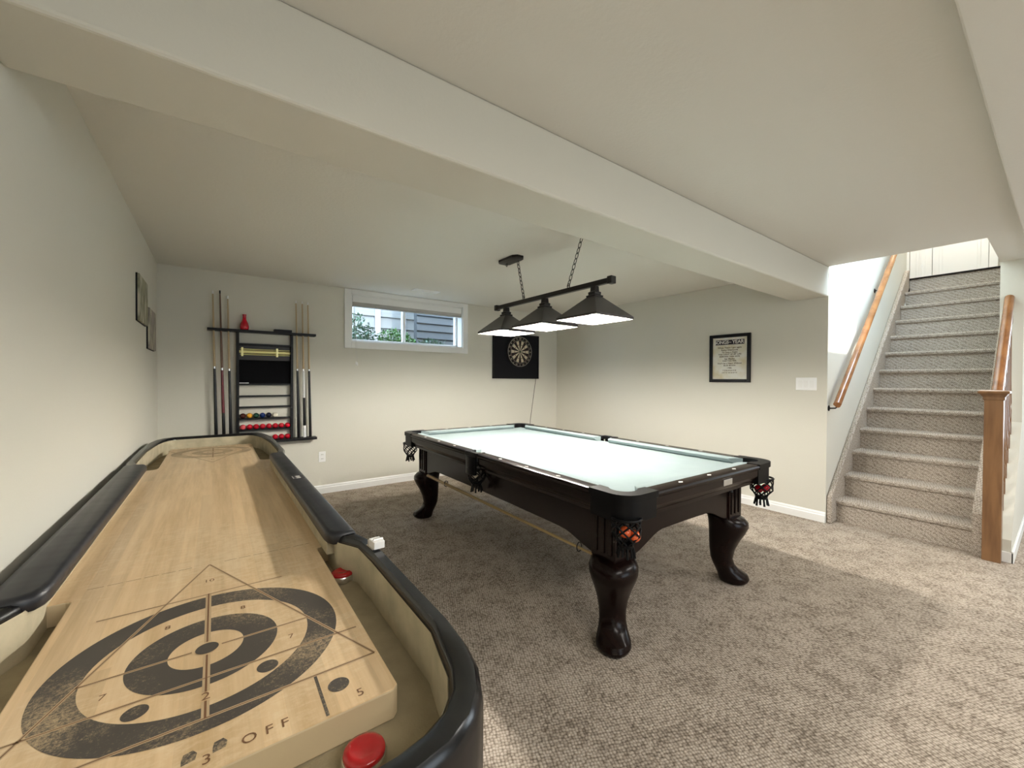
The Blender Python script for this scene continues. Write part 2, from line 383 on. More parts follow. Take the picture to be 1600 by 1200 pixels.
# ------------------------------------------------------------ window
win = bpy.data.objects.new('window_1', None); COL.objects.link(win); win.location = (2.45, YB, 1.72)
tag(win, 'white basement slider window high in the back wall', 'window', kind='structure')
def rel(bm, base):
    for v in bm.verts: v.co -= Vector(base)
WB = (2.45, YB, 1.72)
bm = nb(); c = 0.077; y0, y1 = YB-0.016, YB
box(bm, WX0-c, y0, WZ0-c, WX0, y1, H-0.002); box(bm, WX1, y0, WZ0-c, WX1+c, y1, H-0.002)
box(bm, WX0, y0, WZ0-c, WX1, y1, WZ0); box(bm, WX0, y0, WZ1, WX1, y1, H-0.002)
rel(bm, WB); obj('casing', bm, 'white', win, bevel=0.003)
bm = nb(); t = 0.012
box(bm, WX0, YB, WZ0, WX0+t, YB+0.2, WZ1); box(bm, WX1-t, YB, WZ0, WX1, YB+0.2, WZ1)
box(bm, WX0, YB, WZ0, WX1, YB+0.2, WZ0+t); box(bm, WX0, YB, WZ1-t, WX1, YB+0.2, WZ1)
rel(bm, WB); obj('jamb', bm, 'white', win)
bm = nb(); a0, a1, b0, b1 = WX0+t, WX1-t, WZ0+t, WZ1-t; w = 0.032
box(bm, a0, YB+0.13, b0, a0+w, YB+0.19, b1); box(bm, a1-w, YB+0.13, b0, a1, YB+0.19, b1)
box(bm, a0, YB+0.13, b0, a1, YB+0.19, b0+w); box(bm, a0, YB+0.13, b1-w, a1, YB+0.19, b1)
box(bm, 2.385, YB+0.135, b0, 2.425, YB+0.185, b1)
rel(bm, WB); obj('sash_frame', bm, 'white_plastic', win, bevel=0.003)
bm = nb(); box(bm, a0+w, YB+0.158, b0+w, 2.385, YB+0.162, b1-w); rel(bm, WB); obj('pane', bm, 'glass', win)
bm = nb(); box(bm, 2.425, YB+0.158, b0+w, a1-w, YB+0.162, b1-w); rel(bm, WB); obj('pane', bm, 'glass', win)

bl = thing('window_blind', 'white window blind pulled up to the head of the basement window', 'blind', (2.45, YB+0.03, 2.27))
BB = (2.45, YB+0.03, 2.27)
bm = nb(); box(bm, WX0+0.016, YB+0.002, 2.195, WX1-0.016, YB+0.05, 2.271); rel(bm, BB); obj('valance', bm, 'white', bl, bevel=0.004)
bm = nb()
for i in range(6): box(bm, WX0+0.018, YB+0.012, 2.163+i*0.006, WX1-0.018, YB+0.048, 2.167+i*0.006)
rel(bm, BB); obj('slat_stack', bm, 'blind', bl)
bm = nb(); box(bm, WX0+0.018, YB+0.01, 2.145, WX1-0.018, YB+0.05, 2.162); rel(bm, BB); obj('bottom_rail', bm, 'blind_rail', bl, bevel=0.003)
bm = nb(); tube(bm, [(1.735, YB-0.004, 2.2), (1.737, YB-0.026, 1.95), (1.757, YB-0.026, 1.62), (1.762, YB-0.022, 1.50)], 0.0013, 6)
tube(bm, [(1.745, YB-0.004, 2.2), (1.749, YB-0.026, 1.95), (1.770, YB-0.026, 1.62), (1.777, YB-0.022, 1.49)], 0.0013, 6)
rel(bm, BB); obj('pull_cord', bm, 'blind', bl)
for dx, dz in ((1.762, 1.50), (1.777, 1.49)):
    bm = nb(); lathe(bm, [(0.002, 0.0), (0.005, -0.006), (0.007, -0.035), (0.004, -0.042)], (dx, YB-0.022, dz), 10); rel(bm, BB); obj('cord_tassel', bm, 'white_plastic', bl, smooth=40)

# ------------------------------------------------------------ outdoors seen through the window
bm = nb(); box(bm, -3, YB+TB, 1.4, 8, YB+6.5, 1.58); tag(obj('ground_outside', bm, 'soil'), 'soil bed outside the basement window', 'ground', kind='structure')
def siding_wall(name, x0, x1, y, z0, z1, m_, label, step=0.15, posts=()):
    t_ = thing(name, label, 'siding wall', ((x0+x1)/2, y, z0))
    bm = nb(); z = z0
    while z < z1:
        prism(bm, [(y, z), (y-0.03, z), (y-0.006, z+step), (y, z+step)], 'x', x0, x1); z += step
    box(bm, x0, y, z0, x1, y+0.1, z1)
    rel(bm, t_.location); obj('siding', bm, m_, t_)
    for p in posts:
        bm = nb(); box(bm, p-0.045, y-0.05, z0, p+0.045, y-0.0301, z1); rel(bm, t_.location); obj('vertical_trim', bm, 'outdoor_trim', t_)
    return t_
siding_wall('neighbour_house_wall', 0.6, 5.4, YB+1.9, 1.58, 4.0, 'siding_pale', 'sunlit pale clapboard wall with white upright trim outside the window', 0.19, (1.72, 2.18, 2.62, 3.06))
siding_wall('garage_side_wall', 2.98, 5.6, YB+1.1, 1.58, 4.2, 'siding_grey', 'dark grey clapboard wall outside the right half of the window', 0.12, (4.35,))
def bush(name, label, cx, cy, z0, w, h, n, m_, group=None):
    t_ = thing(name, label, 'shrub', (cx, cy, z0), group=group)
    bm = nb()
    for i in range(9):
        a = random.uniform(0, 2*PI); r = random.uniform(0.1, 0.45)*w; tube(bm, [(0, 0, 0), (r*0.4*math.cos(a), r*0.3*math.sin(a), h*0.4), (r*math.cos(a), r*0.6*math.sin(a), h*0.9)], 0.004, 5)
    obj('stems', bm, 'leaf2', t_)
    bm = nb()
    for i in range(n):
        a = random.uniform(0, 2*PI); rr = math.sqrt(random.random())*w*0.5; zz = random.uniform(0.05, 1)*h*(1.0-0.5*(rr/(w*0.5))**2)
        p = Vector((rr*math.cos(a), rr*math.sin(a)*0.7, zz)); s = random.uniform(0.018, 0.032)
        d1 = Vector((random.gauss(0, 1), random.gauss(0, 1), random.gauss(0, 1))).normalized(); d2 = d1.cross(Vector((random.random(), random.random(), 1))).normalized()
        v = [bm.verts.new(p - d1*s), bm.verts.new(p + d2*s*0.45), bm.verts.new(p + d1*s), bm.verts.new(p - d2*s*0.45)]; bm.faces.new(v)
    obj('foliage', bm, m_, t_); return t_
bush('leafy_shrub', 'tall leafy shrub at the left edge outside the window', 1.86, YB+0.75, 1.58, 0.75, 0.66, 1500, 'leaf2', 'shrubs outside the window')
bush('leafy_shrub', 'low green shrub in the middle outside the window beside the mullion', 2.52, YB+0.8, 1.58, 0.7, 0.46, 1300, 'leaf', 'shrubs outside the window')
bush('leafy_shrub', 'low blue-green shrub outside against the dark siding', 3.05, YB+0.7, 1.58, 0.6, 0.34, 800, 'leaf2', 'shrubs outside the window')

# ------------------------------------------------------------ ceiling vent
v_ = thing('ceiling_vent', 'small white slotted vent in the ceiling above the window', 'vent', (2.45, 4.5, H))
bm = nb(); box(bm, -0.16, -0.06, -0.006, 0.16, 0.06, 0); obj('vent_frame', bm, 'white_plastic', v_, bevel=0.002)
bm = nb()
for i in range(6): box(bm, -0.14, -0.045+i*0.016, -0.010, 0.14, -0.038+i*0.016, -0.0061)
obj('louvre', bm, 'white', v_)

# ------------------------------------------------------------ stairs
RISE, RUN, X0, SN, S1 = 0.2045, 0.2314, 5.061, 0.413, 1.25
st = thing('staircase', 'straight carpeted staircase climbing behind the oak newel post', 'staircase', (X0, 0.83, 0))
for i in range(13):
    z = (i+1)*RISE; xn = X0 + i*RUN; xr = xn + 0.028
    prof = [(xr, z-RISE), (xr, z-0.042), (xn+0.008, z-0.040), (xn, z-0.026), (xn+0.001, z-0.012), (xn+0.012, z-0.001), (xn+0.03, z)]
    if i < 12: prof += [(xr+RUN+0.01, z), (xr+RUN+0.01, z-RISE)]
    else: prof = [(xr, z-RISE), (xr, z-0.0185), (xr+0.02, z-0.0185), (xr+0.02, z-RISE)]
    bm = nb(); prism(bm, [(a, b) for a, b in prof], 'y', SN, S1); rel(bm, st.location)
    obj('step', bm, 'stair_carpet', st, smooth=35)
bm = nb(); xn = X0+12*RUN; box(bm, xn-0.005, YN+0.001, 13*RISE-0.018, xn+0.048, YF-0.001, 13*RISE+0.002); rel(bm, st.location)
o = obj('top_nosing', bm, 'espresso', st, bevel=0.008); o['label'] = 'dark wooden nosing at the top of the stairs'
def stringer(y0, y1):
    bm = nb(); sl = RISE/RUN; xe = X0+12*RUN+0.05
    zt = lambda x: 0.245 + (x-4.955)*sl + 0.0
    prism(bm, [(4.955, 0), (4.955, 0.245), (xe-0.08, zt(xe-0.08)), (xe-0.03, zt(xe-0.08)+0.01), (xe-0.03, zt(xe)-0.30), (5.4, 0)], 'y', y0, y1)
    rel(bm, st.location); return obj('stringer', bm, 'stair_carpet', st, smooth=35, bevel=0.012, seg=3)
stringer(S1+0.0005, YF-0.0005)
bm = nb(); sl = RISE/RUN
prism(bm, [(5.03, 0), (5.03, 0.245+0.075*sl), (7.87, 0.245+2.915*sl), (7.87, 0.245+2.6*sl), (5.4, 0)], 'y', YN+0.0005, SN-0.0005)
rel(bm, st.location); obj('stringer', bm, 'stair_carpet', st, smooth=35)

def sweep_rail(bm, p0, p1, prof):
    p0, p1 = Vector(p0), Vector(p1); d = (p1-p0).normalized(); s = Vector((0, 1, 0)); u = s.cross(d)*-1
    if u.z < 0: u = -u
    A = [bm.verts.new(p0 + s*a + u*b) for a, b in prof]; B = [bm.verts.new(p1 + s*a + u*b) for a, b in prof]
    n = len(prof); bm.faces.new(A); bm.faces.new(B[::-1])
    for i in range(n): bm.faces.new((A[i], B[i], B[(i+1) % n], A[(i+1) % n]))
RP = [(0.030*math.cos(2*PI*i/20)*(1.0 if math.sin(2*PI*i/20) > -0.3 else 0.8), 0.034*math.sin(2*PI*i/20)) for i in range(20)]
hr = thing('wall_handrail', 'long oak handrail fixed to the warm wall left of the stairs', 'handrail', (4.95, 1.22, 1.08))
bm = nb(); sweep_rail(bm, (4.93, 1.215, 1.085), (7.9, 1.215, 1.085+2.97*0.884), RP); rel(bm, hr.location); obj('rail', bm, 'oak_rail', hr, smooth=40)
for bx in (4.985, 6.42, 7.6):
    bz = 1.085+(bx-4.93)*0.884
    bm = nb(); lathe(bm, [(0.026, 0.0), (0.026, 0.004), (0.012, 0.010)], (0, 0, 0), 16, axis='y')
    for v in bm.verts: v.co.y = -v.co.y
    for v in bm.verts: v.co += Vector((bx, YF, bz-0.085))
    tube(bm, [(bx, YF-0.006, bz-0.085), (bx, YF-0.05, bz-0.082), (bx, 1.222, bz-0.06), (bx, 1.216, bz-0.03)], 0.007, 8)
    rel(bm, hr.location); obj('bracket', bm, 'bronze', hr, smooth=40)

bal = thing('stair_balustrade', 'oak newel post and short banister at the foot of the stairs', 'balustrade', (5.0, 0.312, 0))
NX, NY = 5.0, 0.312; h = 0.046
bm = nb(); box(bm, NX-h, NY-h, 0, NX+h, NY+h, 1.18)
o = obj('newel_post', bm, 'oak', bal, bevel=0.003); rel_off = Vector(bal.location)
for v in o.data.vertices: v.co -= rel_off
bm = nb()
def sq(hh, z): return [(-hh, -hh, z), (hh, -hh, z), (hh, hh, z), (-hh, hh, z)]
loops(bm, [sq(0.047, 1.165), sq(0.052, 1.172), sq(0.052, 1.188), sq(0.066, 1.212), sq(0.074, 1.216), sq(0.076, 1.222), sq(0.074, 1.232), sq(0.060, 1.238)], cap0=True, cap1=True)
obj('newel_cap', bm, 'oak', bal, bevel=0.002)
bm = nb(); sweep_rail(bm, (5.02, NY-0.01, 1.215), (5.93, NY-0.01, 1.215+0.91*0.884), RP); rel(bm, bal.location); obj('rail', bm, 'oak_rail', bal, smooth=40)
for i in range(7):
    bx = 5.115+i*0.118; zb = 0.16+(bx-5.04)*0.899; zt = 1.215+(bx-5.02)*0.884-0.03
    bm = nb(); q = 0.016
    loops(bm, [[(bx+a*s_, 0.29+b*s_, z) for a, b in ((-1,-1),(1,-1),(1,1),(-1,1))] for s_, z in ((q, zb-0.005), (q, zb+0.2), (q*0.7, zb+0.23), (q*1.0, zb+0.26), (q*0.75, zb+0.45), (q*0.6, zt-0.12), (q*0.9, zt-0.1), (q*0.9, zt))], cap0=True, cap1=True)
    rel(bm, bal.location); obj('baluster', bm, 'oak', bal, smooth=50)

# hall door at the head of the stairs
dr = bpy.data.objects.new('door_1', None); COL.objects.link(dr); dr.location = (8.98, 0.85, 2.6585)
tag(dr, 'white panelled double closet doors at the top of the stairs', 'door', kind='structure')
DB = Vector(dr.location); DX = 8.97
for (ya, yb) in ((0.655, 1.192), (1.198, 1.432)):
    bm = nb(); box(bm, DX-0.03, ya, 2.67, DX+0.02, yb, 4.7)
    for za, zb2 in ((2.82, 3.55), (3.70, 4.55)):
        box(bm, DX-0.036, ya+0.07, za, DX-0.030, yb-0.07, zb2); box(bm, DX-0.041, ya+0.10, za+0.03, DX-0.036, yb-0.10, zb2-0.03)
    rel(bm, DB); 
    for v in bm.verts: v.co.y = min(v.co.y, YF-0.002-DB.y) if False else v.co.y
    obj('door_leaf', bm, 'white', dr, bevel=0.004)
# (the leaf nearer the wall meets the casing)
bm = nb(); box(bm, DX-0.045, 0.57, 2.66, DX+0.02, 0.65, 4.75); box(bm, DX-0.045, 1.437, 2.66, DX+0.02, 1.517, 4.75); box(bm, DX-0.045, 0.57, 4.75, DX+0.02, 1.517, 4.83)
rel(bm, DB); obj('door_casing', bm, 'white', dr, bevel=0.004)

# ------------------------------------------------------------ billiard lamp
LX = 2.52
lp = thing('billiard_lamp', 'dark metal billiard lamp with three glowing pyramid shades over the pool table', 'pendant lamp', (LX, 2.43, 1.70))
LB = Vector(lp.location)
bm = nb(); box(bm, LX-0.016, 1.775, 1.932, LX+0.016, 3.085, 1.966); rel(bm, LB); obj('bar', bm, 'bronze', lp, bevel=0.003)
for y0, y1 in ((1.745, 1.785), (3.075, 3.112)):
    bm = nb(); box(bm, LX-0.024, y0, 1.924, LX+0.024, y1, 1.974); rel(bm, LB); obj('end_cap', bm, 'bronze', lp, bevel=0.005)
def pyramid(bm, cy, grow, zo, flip=False, mi=0):
    hb, ht, zb, zt = 0.183+grow, 0.028+grow, 1.7045, 1.868+zo
    R = lambda hh, z: [(LX-hh, cy-hh, z), (LX+hh, cy-hh, z), (LX+hh, cy+hh, z), (LX-hh, cy+hh, z)]
    return [R(hb, zb), R(hb, zb+0.016), R(ht, zt)]
for cy in (2.951, 2.429, 1.91):
    bm = nb(); outer = pyramid(bm, cy, 0.0, 0.0); inner = pyramid(bm, cy, -0.003, -0.002)
    A = loops(bm, outer, mi=0, cap1=True); B = loops(bm, inner, mi=1, cap1=True)
    for i in range(4): bm.faces.new((A[0][i], A[0][(i+1) % 4], B[0][(i+1) % 4], B[0][i]))
    for v in bm.verts: v.co -= LB
    me = bpy.data.meshes.new('lamp_shade'); 
    bm.normal_update(); bm.to_mesh(me); bm.free(); me.materials.append(M['shade_out']); me.materials.append(M['shade_in'])
    sh = bpy.data.objects.new('lamp_shade', me); COL.objects.link(sh); sh.parent = lp
    bm = nb()
    R = lambda hh, z: [(LX-hh, cy-hh, z), (LX+hh, cy-hh, z), (LX+hh, cy+hh, z), (LX-hh, cy+hh, z)]
    loops(bm, [R(0.040, 1.858), R(0.042, 1.868), R(0.030, 1.874), R(0.032, 1.892), R(0.022, 1.898), R(0.020, 1.932)], cap0=True, cap1=True)
    rel(bm, LB); obj('shade_collar', bm, 'bronze', lp, bevel=0.002)
    bm = nb(); sphere(bm, (LX, cy, 1.748), 0.032, 16, 12, (1, 1, 1.15)); rel(bm, LB); obj('bulb', bm, 'bulb', sh, smooth=60)
    bm = nb(); lathe(bm, [(0.014, 0), (0.014, 0.082)], (LX, cy, 1.780), 12); rel(bm, LB); obj('bulb_socket', bm, 'white_plastic', sh)
def chain(p0, p1, name='chain'):
    p0, p1 = Vector(p0), Vector(p1); d = p1-p0; Ln = d.length; n = max(3, round(Ln/0.040)); d.normalize()
    s = d.cross(Vector((0, 1, 0))).normalized(); t2 = d.cross(s).normalized(); bm = nb()
    for i in range(n):
        c = p0 + d*Ln*(i+0.5)/n; w = s if i % 2 else t2; hl, hw = Ln/n*0.5+0.005, 0.0115
        pts = []
        for k in range(12):
            a = 2*PI*k/12; pts.append(c + d*(hl*math.sin(a)) + w*(hw*math.cos(a)))
        tube(bm, pts, 0.0026, 6, closed=True)
    rel(bm, LB); return obj(name, bm, 'bronze', lp, smooth=60)
chain((LX, 2.70, 1.985), (2.53, 2.80, 2.315)); chain((LX, 2.165, 1.985), (2.565, 2.075, 2.325))
for cy in (2.70, 2.165):
    bm = nb(); pts = [(LX, cy+0.012*math.cos(a), 1.982+0.016*math.sin(a)) for a in [2*PI*k/14 for k in range(14)]]
    tube(bm, pts, 0.003, 6, closed=True); rel(bm, LB); obj('hook_ring', bm, 'bronze', lp, smooth=60)
bm = nb(); cx, cy = 2.50, 2.86
oct_ = lambda s_: [(cx+a*s_, cy+b*s_) for a, b in ((-0.06, -0.10), (-0.03, -0.14), (0.03, -0.14), (0.06, -0.10), (0.06, 0.10), (0.03, 0.14), (-0.03, 0.14), (-0.06, 0.10))]
loops(bm, [[(a, b, H-0.0005) for a, b in oct_(1.0)], [(a, b, H-0.018) for a, b in oct_(1.0)], [(a, b, H-0.026) for a, b in oct_(0.86)]], cap0=True, cap1=True)
pts = [(cx, cy+0.06+0.009*math.cos(a), H-0.040+0.015*math.sin(a)) for a in [2*PI*k/12 for k in range(12)]]; tube(bm, pts, 0.0022, 6, closed=True)
rel(bm, LB); obj('canopy', bm, 'bronze', lp, smooth=30)
bm = nb(); lathe(bm, [(0.016, 0), (0.014, -0.004), (0.004, -0.008), (0.003, -0.02)], (2.566, 2.072, H-0.0005), 12); rel(bm, LB); obj('ceiling_hook', bm, 'bronze', lp, smooth=40)

# ------------------------------------------------------------ pool table
PT = thing('pool_table', 'dark espresso pool table with pale mint cloth in the middle of the room', 'pool table', (2.5737, 2.4151, 0), math.radians(-0.72))
A_, B_ = 0.72, 1.33
def arc(cx, cy, r, a0, a1, n): return [(cx+r*math.cos(math.radians(a0+(a1-a0)*i/n)), cy+r*math.sin(math.radians(a0+(a1-a0)*i/n))) for i in range(n+1)]
bm = nb(); box(bm, -0.65, -1.26, 0.71, 0.65, 1.26, 0.752)
obj('cloth_bed', bm, 'cloth', PT)
# printed marks on the cloth (foot spot and pale centre motif)
bm = nb()
prism(bm, arc(-0.16, -0.66, 0.011, 0, 330, 11), 'z', 0.7521, 0.7524, 0)
obj('foot_spot', bm, 'cloth_spot', PT)
bm = nb()
for (x0, y0, x1, y1) in ((-0.10, -0.42, -0.07, -0.10), (0.0, -0.50, 0.03, -0.20), (0.08, -0.46, 0.10, -0.12), (-0.05, -0.35, 0.10, -0.325), (-0.05, -0.22, 0.08, -0.20)): box(bm, x0, y0, 0.7521, x1, y1, 0.7523)
obj('cloth_motif', bm, 'cloth_mark', PT)
def rail_cap(x0, y0, x1, y1, side):
    """flat top board plus the tall moulded outer skirt"""
    bm = nb()
    # profile from inner edge outward: (d, z), d measured outward from inner line
    prof = [(0, 0.752), (0, 0.790), (0.060, 0.792), (0.072, 0.788), (0.077, 0.778), (0.075, 0.768), (0.066, 0.760), (0.064, 0.722), (0.058, 0.712), (0.052, 0.700), (0.040, 0.690), (0.038, 0.672), (0.020, 0.664), (0.0, 0.664)]
    if side in ('+x', '-x'):
        s = 1 if side == '+x' else -1; prism(bm, [(s*(0.645+d), z) for d, z in prof], 'y', y0, y1)
    else:
        s = 1 if side == '+y' else -1; prism(bm, [(s*(1.255+d), z) for d, z in prof], 'x', x0, x1)
    return obj('rail', bm, 'espresso', PT, smooth=25, bevel=0.0015)
for s in ('-x', '+x'):
    for (y0, y1) in ((-1.11, -0.075), (0.075, 1.11)): rail_cap(0, y0, 0, y1, s)
for s in ('-y', '+y'): rail_cap(-0.50, 0, 0.50, 0, s)
def cushion(p):
    """p: plan polygon back0, back1, nose1, nose0"""
    bm = nb(); b0, b1, n1, n0 = [Vector((*q, 0)) for q in p]
    def lv(a, b, t, z): q = a.lerp(b, t); return (q.x, q.y, z)
    rows = [(0, 0.753), (0, 0.7895), (0.55, 0.7890), (0.93, 0.787), (1.0, 0.782), (0.86, 0.766), (0.55, 0.753)]
    Aq = [bm.verts.new(lv(b0, n0, t, z)) for t, z in rows]; Bq = [bm.verts.new(lv(b1, n1, t, z)) for t, z in rows]
    bm.faces.new(Aq); bm.faces.new(Bq[::-1])
    for i in range(len(rows)): bm.faces.new((Aq[i], Bq[i], Bq[(i+1) % len(rows)], Aq[(i+1) % len(rows)]))
    return obj('cushion', bm, 'cloth', PT)
for sx in (-1, 1):
    for sy in (-1, 1):
        cushion([(sx*0.6445, sy*0.055), (sx*0.6445, sy*1.165), (sx*0.585, sy*1.10), (sx*0.585, sy*0.080)])
for sy in (-1, 1): cushion([(-0.555, sy*1.2545), (0.555, sy*1.2545), (0.495, sy*1.195), (-0.495, sy*1.195)])
def flip(pts, sx, sy): return [(a*sx, b*sy) for a, b in pts]
for sx in (-1, 1):
    for sy in (-1, 1):
        cp = [(0.722, 1.11)] + arc(0.622, 1.232, 0.100, 0, 90, 8) + [(0.50, 1.332), (0.50, 1.256), (0.554, 1.256)] + arc(0.60, 1.21, 0.065, 135, -45, 12) + [(0.646, 1.164), (0.646, 1.11)]
        bm = nb(); prism(bm, flip(cp, sx, sy), 'z', 0.764, 0.7945)
        ck = [(0.712, 1.112)] + arc(0.620, 1.230, 0.094, 0, 90, 8) + [(0.502, 1.322), (0.502, 1.29)] + arc(0.60, 1.21, 0.072, 90, 0, 8) + [(0.68, 1.112)]
        prism(bm, flip(ck, sx, sy), 'z', 0.672, 0.7641)
        obj('corner_pocket', bm, 'black_leather', PT, bevel=0.004, seg=3, smooth=30)
    sp = [(0.726, -0.074), (0.726, 0.074), (0.646, 0.074), (0.646, 0.052)] + arc(0.655, 0, 0.050, 98, -98, 14) + [(0.646, -0.052), (0.646, -0.074)]
    bm = nb(); prism(bm, flip(sp, sx, 1), 'z', 0.764, 0.7945)
    sk = [(0.726, -0.062), (0.735, -0.04), (0.738, 0), (0.735, 0.04), (0.726, 0.062), (0.705, 0.06), (0.71, 0), (0.705, -0.06)]
    prism(bm, flip(sk, sx, 1), 'z', 0.64, 0.7641)
    obj('side_pocket', bm, 'black_leather', PT, bevel=0.004, seg=3, smooth=30)
# woven pocket baskets with fringe
def basket(cx, cy, zt=0.685, r0=0.064, dep=0.120):
    bm = nb(); n = 7; lev = 5
    def pt(a, k):
        t = k/lev; r = r0*(1.0-0.05*t) if t < 0.6 else r0*(0.97-1.35*(t-0.6)); z = zt - dep*t
        return (cx+r*math.cos(a), cy+r*math.sin(a), z)
    for i in range(n):
        for sgn in (1, -1):
            tube(bm, [pt(2*PI*i/n + sgn*2*PI/n*0.5*k, k) for k in range(lev+1)], 0.0042, 6)
    tube(bm, [pt(2*PI*i/16, 0) for i in range(16)], 0.006, 6, closed=True)
    rb = pt(0, lev)[0]-cx; zb = zt-dep
    lathe(bm, [(0.004, 0.008), (rb+0.008, 0.004), (rb+0.006, -0.012), (0.006, -0.014)], (cx, cy, zb), 12)
    for i in range(11):
        a = 2*PI*i/11; r1 = rb+0.004; r2 = r1+0.008
        tube(bm, [(cx+r1*math.cos(a), cy+r1*math.sin(a), zb-0.008), (cx+r2*math.cos(a), cy+r2*math.sin(a), zb-0.045-0.008*(i % 2))], [0.0045, 0.0065], 5)
    return obj('pocket_basket', bm, 'black_leather', PT, smooth=60)
POCK = [(-0.655, -1.275), (0.655, -1.275), (-0.655, 1.275), (0.655, 1.275), (-0.672, 0.0), (0.672, 0.0)]
for p in POCK: basket(*p)
# sights
bm = None
for sx in (-1, 1):
    for sy in (-1, 1):
        for k in (1, 2, 3):
            y = sy*(0.04 + k*0.272); x = sx*0.683
            bm = nb(); prism(bm, [(x-0.011, y), (x, y-0.018), (x+0.011, y), (x, y+0.018)], 'z', 0.791, 0.7925); obj('rail_sight', bm, 'pearl', PT)
for sy in (-1, 1):
    for k in (-1, 0, 1):
        x = k*0.265; y = sy*1.293
        bm = nb(); prism(bm, [(x-0.018, y), (x, y-0.011), (x+0.018, y), (x, y+0.011)], 'z', 0.791, 0.7925); obj('rail_sight', bm, 'pearl', PT)
# cabinet aprons with arched lower edge
def arch(L_, zl, zm, edge):
    pts = []; n = 36
    for i in range(n+1):
        u = -L_ + 2*L_*i/n; d = L_-abs(u)
        t = min(1, max(0, (d-edge)/0.26)); t = t*t*(3-2*t); u2 = 0.012*(1-(u/L_)**2)
        pts.append((u, zl + (zm-zl)*t + u2))
    return pts
for s in (-1, 1):
    bm = nb(); a = arch(1.15, 0.425, 0.480, 0.10); prism(bm, [(-1.15, 0.71)] + a + [(1.15, 0.71)], 'x', s*0.575, s*0.60); obj('side_apron', bm, 'espresso', PT, bevel=0.003)
    bm = nb(); a = arch(0.574, 0.425, 0.500, 0.10); prism(bm, [(-0.574, 0.71)] + a + [(0.574, 0.71)], 'y', s*1.14, s*1.165); obj('end_apron', bm, 'espresso', PT, bevel=0.003)
for sx in (-1, 1):
    for sy in (-1, 1):
        cx, cy = sx*0.535, sy*1.10
        bm = nb(); h = 0.075
        box(bm, cx-h, cy-h, 0.425, cx+h, cy+h, 0.70)
        for k in (-0.045, 0, 0.045):
            box(bm, cx+k-0.012, cy+sy*h, 0.455, cx+k+0.012, cy+sy*(h+0.006), 0.665)
            box(bm, cx+sx*h, cy+k-0.012, 0.455, cx+sx*(h+0.006), cy+k+0.012, 0.665)
        leg = obj('leg', bm, 'espresso', PT, bevel=0.003)
        # cabriole leg grown under its fluted block
        bm = nb(); rings = []
        lv = [(0.43, 0.094, 0.00), (0.415, 0.106, 0.008), (0.39, 0.114, 0.016), (0.36, 0.114, 0.018), (0.32, 0.104, 0.013), (0.27, 0.088, 0.004), (0.21, 0.073, -0.004), (0.15, 0.064, -0.006), (0.11, 0.063, 0.002), (0.08, 0.068, 0.014), (0.05, 0.078, 0.028), (0.025, 0.080, 0.033), (0.008, 0.074, 0.033), (0.0, 0.062, 0.031)]
        for z, r, off in lv:
            ring = []
            for k in range(24):
                a = 2*PI*k/24; ca, sa = math.cos(a), math.sin(a)
                q = 0.94 + 0.06*math.cos(4*(a-PI/4))*(-1); e = r*(1.0/(abs(ca)**2.5+abs(sa)**2.5)**(1/2.5))*0.97
                stretch = 1.0 + (0.22 if z < 0.07 else 0.0)*max(0, (ca*sx+sa*sy)/1.414)
                ring.append((cx+sx*off*1.2+ca*e*stretch, cy+sy*off*1.2+sa*e*stretch, z))
            rings.append(ring)
        loops(bm, rings, cap0=True, cap1=True)
        me = leg.data; b2 = bmesh.new(); b2.from_mesh(me)
        tmp = bpy.data.meshes.new('tmp'); bmesh.ops.recalc_face_normals(bm, faces=bm.faces); bm.to_mesh(tmp); bm.free(); b2.from_mesh(tmp)
        b2.to_mesh(me); b2.free(); bpy.data.meshes.remove(tmp)
        for p in me.polygons: p.use_smooth = True
        me.set_sharp_from_angle(angle=math.radians(35))
bm = nb(); box(bm, 0.10, -1.3225, 0.722, 0.19, -1.318, 0.755); o = obj('name_plate', bm, 'steel', PT, bevel=0.002); o['label'] = 'small brushed metal plate on the near rail'
bm = nb(); lathe(bm, [(0.012, 0), (0.010, 0.02), (0.004, 0.03)], (0.32, -1.25, 0.64), 10); obj('rail_bolt', bm, 'black_satin', PT, smooth=40)
# hooks holding the bridge stick under the side
def ring_hook(y):
    bm = nb(); pts = [(-0.60+0.017*math.cos(a), y, 0.424+0.024*math.sin(a)) for a in [2*PI*k/14 for k in range(14)]]
    tube(bm, pts, 0.003, 6, closed=True); return obj('stick_hook', bm, 'bronze', PT, smooth=60)
ring_hook(0.62); ring_hook(-0.93)
def world_pt(x, y, z):
    c_, s_ = math.cos(math.radians(-0.72)), math.sin(math.radians(-0.72))
    return (2.5737+x*c_-y*s_, 2.4151+x*s_+y*c_, z)
bs = thing('bridge_stick', 'pale wooden bridge stick hanging lengthwise under the left side of the pool table', 'cue stick', world_pt(-0.60, 0, 0.42), math.radians(-0.72))
bm = nb(); tube(bm, [(0, 0.99, 0), (0, 0.5, 0), (0, 0, 0), (0, -0.5, 0), (0, -1.03, 0)], [0.0135, 0.0125, 0.011, 0.009, 0.0075], 14); obj('shaft', bm, 'cue_bridge', bs, smooth=50)
bm = nb(); tube(bm, [(0, -1.03, 0), (0, -1.075, 0)], 0.009, 12); obj('ferrule', bm, 'black_satin', bs, smooth=50)

